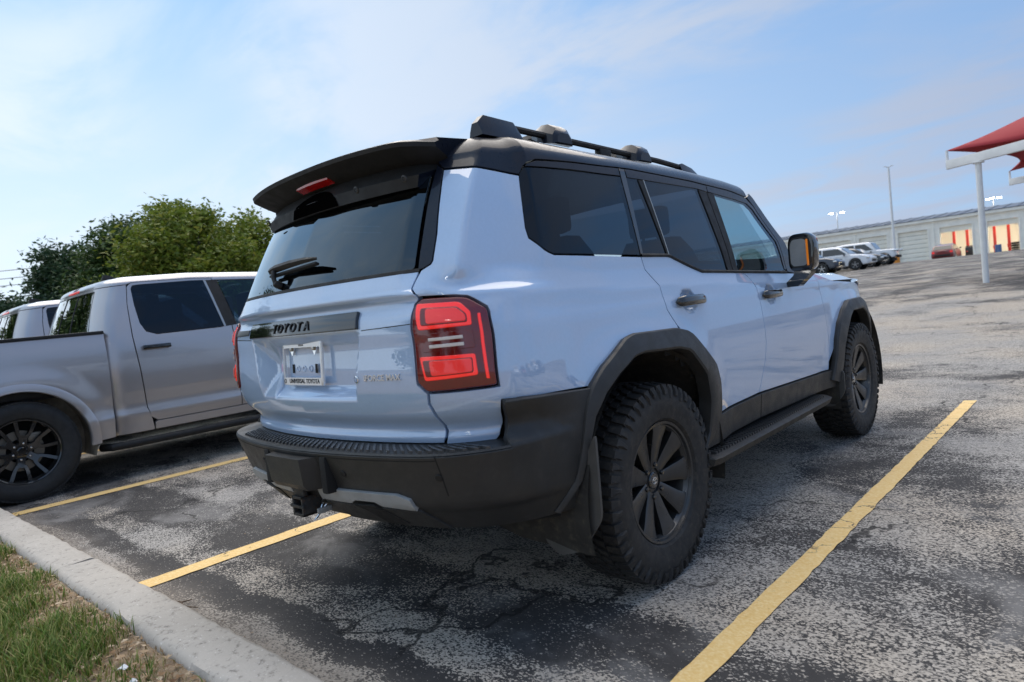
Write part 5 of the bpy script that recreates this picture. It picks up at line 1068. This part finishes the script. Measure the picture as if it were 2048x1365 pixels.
# ---- shade canopies
def make_canopy(loc, label):
    R = empty('shade_canopy', loc); tag(R, label, 'canopy')
    ex = Vector((.84,-.54,0)); ey = Vector((.06,.998,0)); Lx, Ly, zb = 7.2, 9.0, 3.42
    def W3(a, b, z): p = ex*a+ey*b; return (p.x, p.y, z)
    for b in (0., Ly):
        p0, p1 = Vector(W3(0,b,zb)), Vector(W3(Lx,b,zb)); Mx = Matrix((ex, ey, Vector((0,0,1)))).transposed()
        MB().box((p0+p1)/2, (Lx,.16,.24), .01, Mx).build('beam', M['postwhite'], R)
        for a in ((.95, Lx-.95) if b == 0 else (2.6, Lx-.95)): c = W3(a,b,0); MB().lathe([(-.2,.075),(zb-.12,.075)], 16, axis='z', c=c).build('post', M['postwhite'], R); MB().box((c[0],c[1],zb-.14), (.26,.26,.03), .005).build('cap_plate', M['postwhite'], R)
        for a in (.04, Lx-.04): c = W3(a,b,0); MB().tube([(c[0],c[1],zb+.1),(c[0],c[1],zb+.40)], .035, 8).build('corner_riser', M['postwhite'], R)
    n = 28; V = []; F = []
    for i in range(n+1):
        for j in range(n+1):
            s, t = i/n, j/n; sag = 1.0
            # catenary edges pulled inwards, hipped peak in the middle
            a = s+ (sag*.16)*math.sin(math.pi*t)*(1-2*s)*(abs(1-2*s)**2); b = t+(sag*.16)*math.sin(math.pi*s)*(1-2*t)*(abs(1-2*t)**2)
            e = min(1-abs(2*s-1), 1-abs(2*t-1)); z = zb+.40+1.35*(e**.92)-.10*math.sin(math.pi*s)*(1-e)*(abs(2*t-1)**4)-.10*math.sin(math.pi*t)*(1-e)*(abs(2*s-1)**4)
            V.append(W3(a*Lx,b*Ly,z))
    F = [(i*(n+1)+j, i*(n+1)+j+1, (i+1)*(n+1)+j+1, (i+1)*(n+1)+j) for i in range(n) for j in range(n)]
    o = mesh('fabric', V, F, M['sail'], R, 12); md = o.modifiers.new('t', 'SOLIDIFY'); md.thickness = .006
    return R
m = bpy.data.materials.new('red_shade_fabric'); m.use_nodes = True; nt = m.node_tree; b_ = nt.nodes['Principled BSDF']; b_.inputs['Base Color'].default_value = (.42,.035,.045,1); b_.inputs['Roughness'].default_value = .75
t_ = N_(nt, 'ShaderNodeBsdfTranslucent', ins={0: (.45,.03,.04,1)}); mx = N_(nt, 'ShaderNodeMixShader', ins={0: .22, 1: b_.outputs[0], 2: t_.outputs[0]}); nt.links.new(mx.outputs[0], nt.nodes['Material Output'].inputs[0]); M['sail'] = m
make_canopy((-1.12,20.1,zat(0,20.1)-.05), 'red fabric shade canopy on white posts at the right edge')

# ---- trees
def make_tree(label, base, crown, leaf, n, cols, seed, trunk_r=.16, name='tree', group='trees behind the pickup trucks', up=.0):
    """crown: list of (x,y,z,rx,ry,rz) lobes relative to base"""
    rg = np.random.default_rng(seed); R = empty(name, base); tag(R, label, 'tree', group)
    tr = MB(); top = max(c[2] for c in crown); cx = np.mean([c[0] for c in crown]); 
    tr.tube([(0,0,-.1),(.05,.03,top*.25),(.0,.1,top*.5),(.1,.0,top*.8)], [trunk_r*1.25,trunk_r,trunk_r*.75,trunk_r*.35], 10)
    for c in crown:
        p0 = np.array([0,.05,top*rg.uniform(.25,.5)]); p1 = np.array(c[:3]); mid = (p0+p1)/2+rg.normal(0,.15,3); tr.tube([tuple(p0),tuple(mid),tuple(p1)], [trunk_r*.5,trunk_r*.35,trunk_r*.12], 6)
    tr.build('trunk', M['bark'], R, 60)
    vols = np.array([c[3]*c[4]*c[5] for c in crown])**.75; vols /= vols.sum(); per = 34; V = []; 
    ncl = n//per; ci = rg.choice(len(crown), ncl, p=vols); C = np.array(crown)
    d = rg.normal(size=(ncl,3)); d /= np.linalg.norm(d,axis=1,keepdims=True); rad_ = rg.uniform(.12,1.,ncl)**(1/2.4)*rg.uniform(.82,1.12,ncl)
    cc = C[ci,:3]+d*rad_[:,None]*C[ci,3:]
    sz = rg.uniform(.6,1.25,ncl)*leaf*3.0
    cen = np.repeat(cc,per,0)+rg.normal(size=(ncl*per,3))*np.repeat(sz,per)[:,None]*np.array([1,1,.62]); m_ = len(cen)
    ax = rg.normal(size=(m_,3)); ax[:,2] *= .55; ax /= np.linalg.norm(ax,axis=1,keepdims=True); bx = np.cross(ax, rg.normal(size=(m_,3))); bx /= np.linalg.norm(bx,axis=1,keepdims=True); nn = np.cross(ax,bx)
    s = rg.uniform(.6,1.3,m_)[:,None]*leaf
    v = np.stack([cen-ax*s, cen+bx*s*.42+nn*s*.12, cen+ax*s, cen-bx*s*.42+nn*s*.12],1).reshape(-1,3)
    f = np.stack([np.arange(m_)*4+k for k in range(4)],-1)
    me = bpy.data.meshes.new('crown'); me.vertices.add(len(v)); me.vertices.foreach_set('co', v.ravel()); me.loops.add(m_*4); me.loops.foreach_set('vertex_index', f.ravel().astype(np.int32)); me.polygons.add(m_); me.polygons.foreach_set('loop_start', (np.arange(m_)*4).astype(np.int32)); me.update(); me.validate()
    me.materials.append(cols); o = bpy.data.objects.new('crown', me); COL.objects.link(o); o.parent = R
    return R
M['bark'] = pmat('tree_bark', (.09,.07,.055), .9, var=.3, vscale=8, bump=.6, bscale=30)
leafY = island_mat('yellow_green_leaves', [(.065,.105,.012),(.135,.195,.022),(.21,.27,.034),(.29,.29,.06)], .5, .3)
leafG = island_mat('dark_green_leaves', [(.024,.055,.015),(.048,.092,.024),(.080,.138,.034),(.115,.17,.048)], .5, .22)
leafB = island_mat('blue_green_leaves', [(.018,.048,.024),(.040,.084,.038),(.068,.122,.052)], .5, .2)
def lobes(seed, n, rx, ry, z0, z1, r0, r1):
    rg = np.random.default_rng(seed); out = []
    for k in range(n):
        t = k/(n-1) if n > 1 else .5; z = z0+(z1-z0)*t+rg.uniform(-.15,.15); sp = math.sqrt(max(.05, 1-(2*t-.75)**2*.55)); r = rg.uniform(r0,r1)*(.75+.35*sp); a = rg.uniform(0,6.28); q = rg.uniform(.3,1.)
        out.append((math.cos(a)*rx*sp*q, math.sin(a)*ry*sp*q, z, r*1.15, r*1.15, r*.85))
    return out
make_tree('leafy yellow-green tree rising just left of the SUV spoiler', (-19.3,6.3,0), lobes(1,30,2.5,1.8,1.2,5.2,.42,.85), .085, 50000, leafY, 21)
make_tree('yellow-green tree partly hidden behind the SUV rear window', (-20.6,8.9,0), lobes(2,24,2.0,1.8,1.2,5.3,.45,.9), .085, 36000, leafY, 22)
make_tree('dark green tree standing between the yellow-green tree and the left trees', (-26.6,7.2,0), lobes(3,30,2.7,2.1,1.0,5.8,.5,.95), .10, 44000, leafG, 23)
make_tree('dark blue-green tree above the far pickup cab', (-30.6,6.1,0), lobes(4,30,2.5,2.2,.9,5.2,.5,.95), .11, 48000, leafB, 24)
make_tree('low dark tree at the left edge of the picture', (-36.6,4.2,0), lobes(5,24,3.0,2.2,.7,3.5,.5,.9), .12, 32000, leafB, 25)
make_tree('large dark tree at the back between the other trees', (-31.5,10.6,0), lobes(6,22,2.4,2.2,1.2,5.6,.6,1.1), .13, 20000, leafG, 26)
make_tree('low dark tree beyond the left picture edge', (-41.,2.6,0), lobes(7,10,2.6,2.4,.9,3.4,.9,1.2), .13, 13000, leafG, 27)
make_tree('dark tree just left of the picture edge beyond the pickups', (-38.,-1.5,0), lobes(9,12,2.8,2.6,1.,4.2,1.,1.4), .14, 12000, leafG, 28)
# trees behind the camera, mirrored in the tailgate and the truck windows
for i, (x, y, h, r_) in enumerate(((-19.,-4.4,6.5,2.3),(-6.5,-16.,7.,2.6),(4.,-22.,6.4,2.6),(13.,-21.,7.2,3.),(-27.,-8.,8.5,3.))):
    make_tree(['oak behind the camera, mirrored in the pickup rear windows','tall oak behind the camera, mirrored in the licence plate recess','oak behind the camera, mirrored in the SUV tailgate','oak behind the camera to the right, mirrored in the SUV garnish','oak behind the camera at the far left'][i], (x,y,0), lobes(40+i,11,r_,r_,2.,h,1.1,1.6), .20, 7000, leafG, 50+i, .2, group='trees behind the camera')
# ---- overhead wires
wm = pmat('black_cable', (.02,.02,.022), .6)
for i, (z0, z1, lab) in enumerate(((7.95,7.7,'topmost thin overhead wire at the left edge'), (7.35,7.2,'second thin overhead wire from the top at the left'), (6.82,6.6,'third overhead wire at the left, above the thick one'), (5.91,5.65,'thick lowest overhead cable at the left edge'))):
    pts = []
    for k in range(13):
        t = k/12; x = -72+t*32; y = -2.5+t*29; pts.append((x, y, z0+(z1-z0)*(t-.38)/.26*.26-.9*(t-.38)*(1-(t+.24)) if False else z0+(z1-z0)*(t-.38)+.35*((t-.5)**2-.0144)))
    o = MB().tube(pts, .024 if i < 3 else .045, 6).build('overhead_wire', wm); tag(o, lab, 'cable', 'overhead wires on the left')
suv = make_suv()
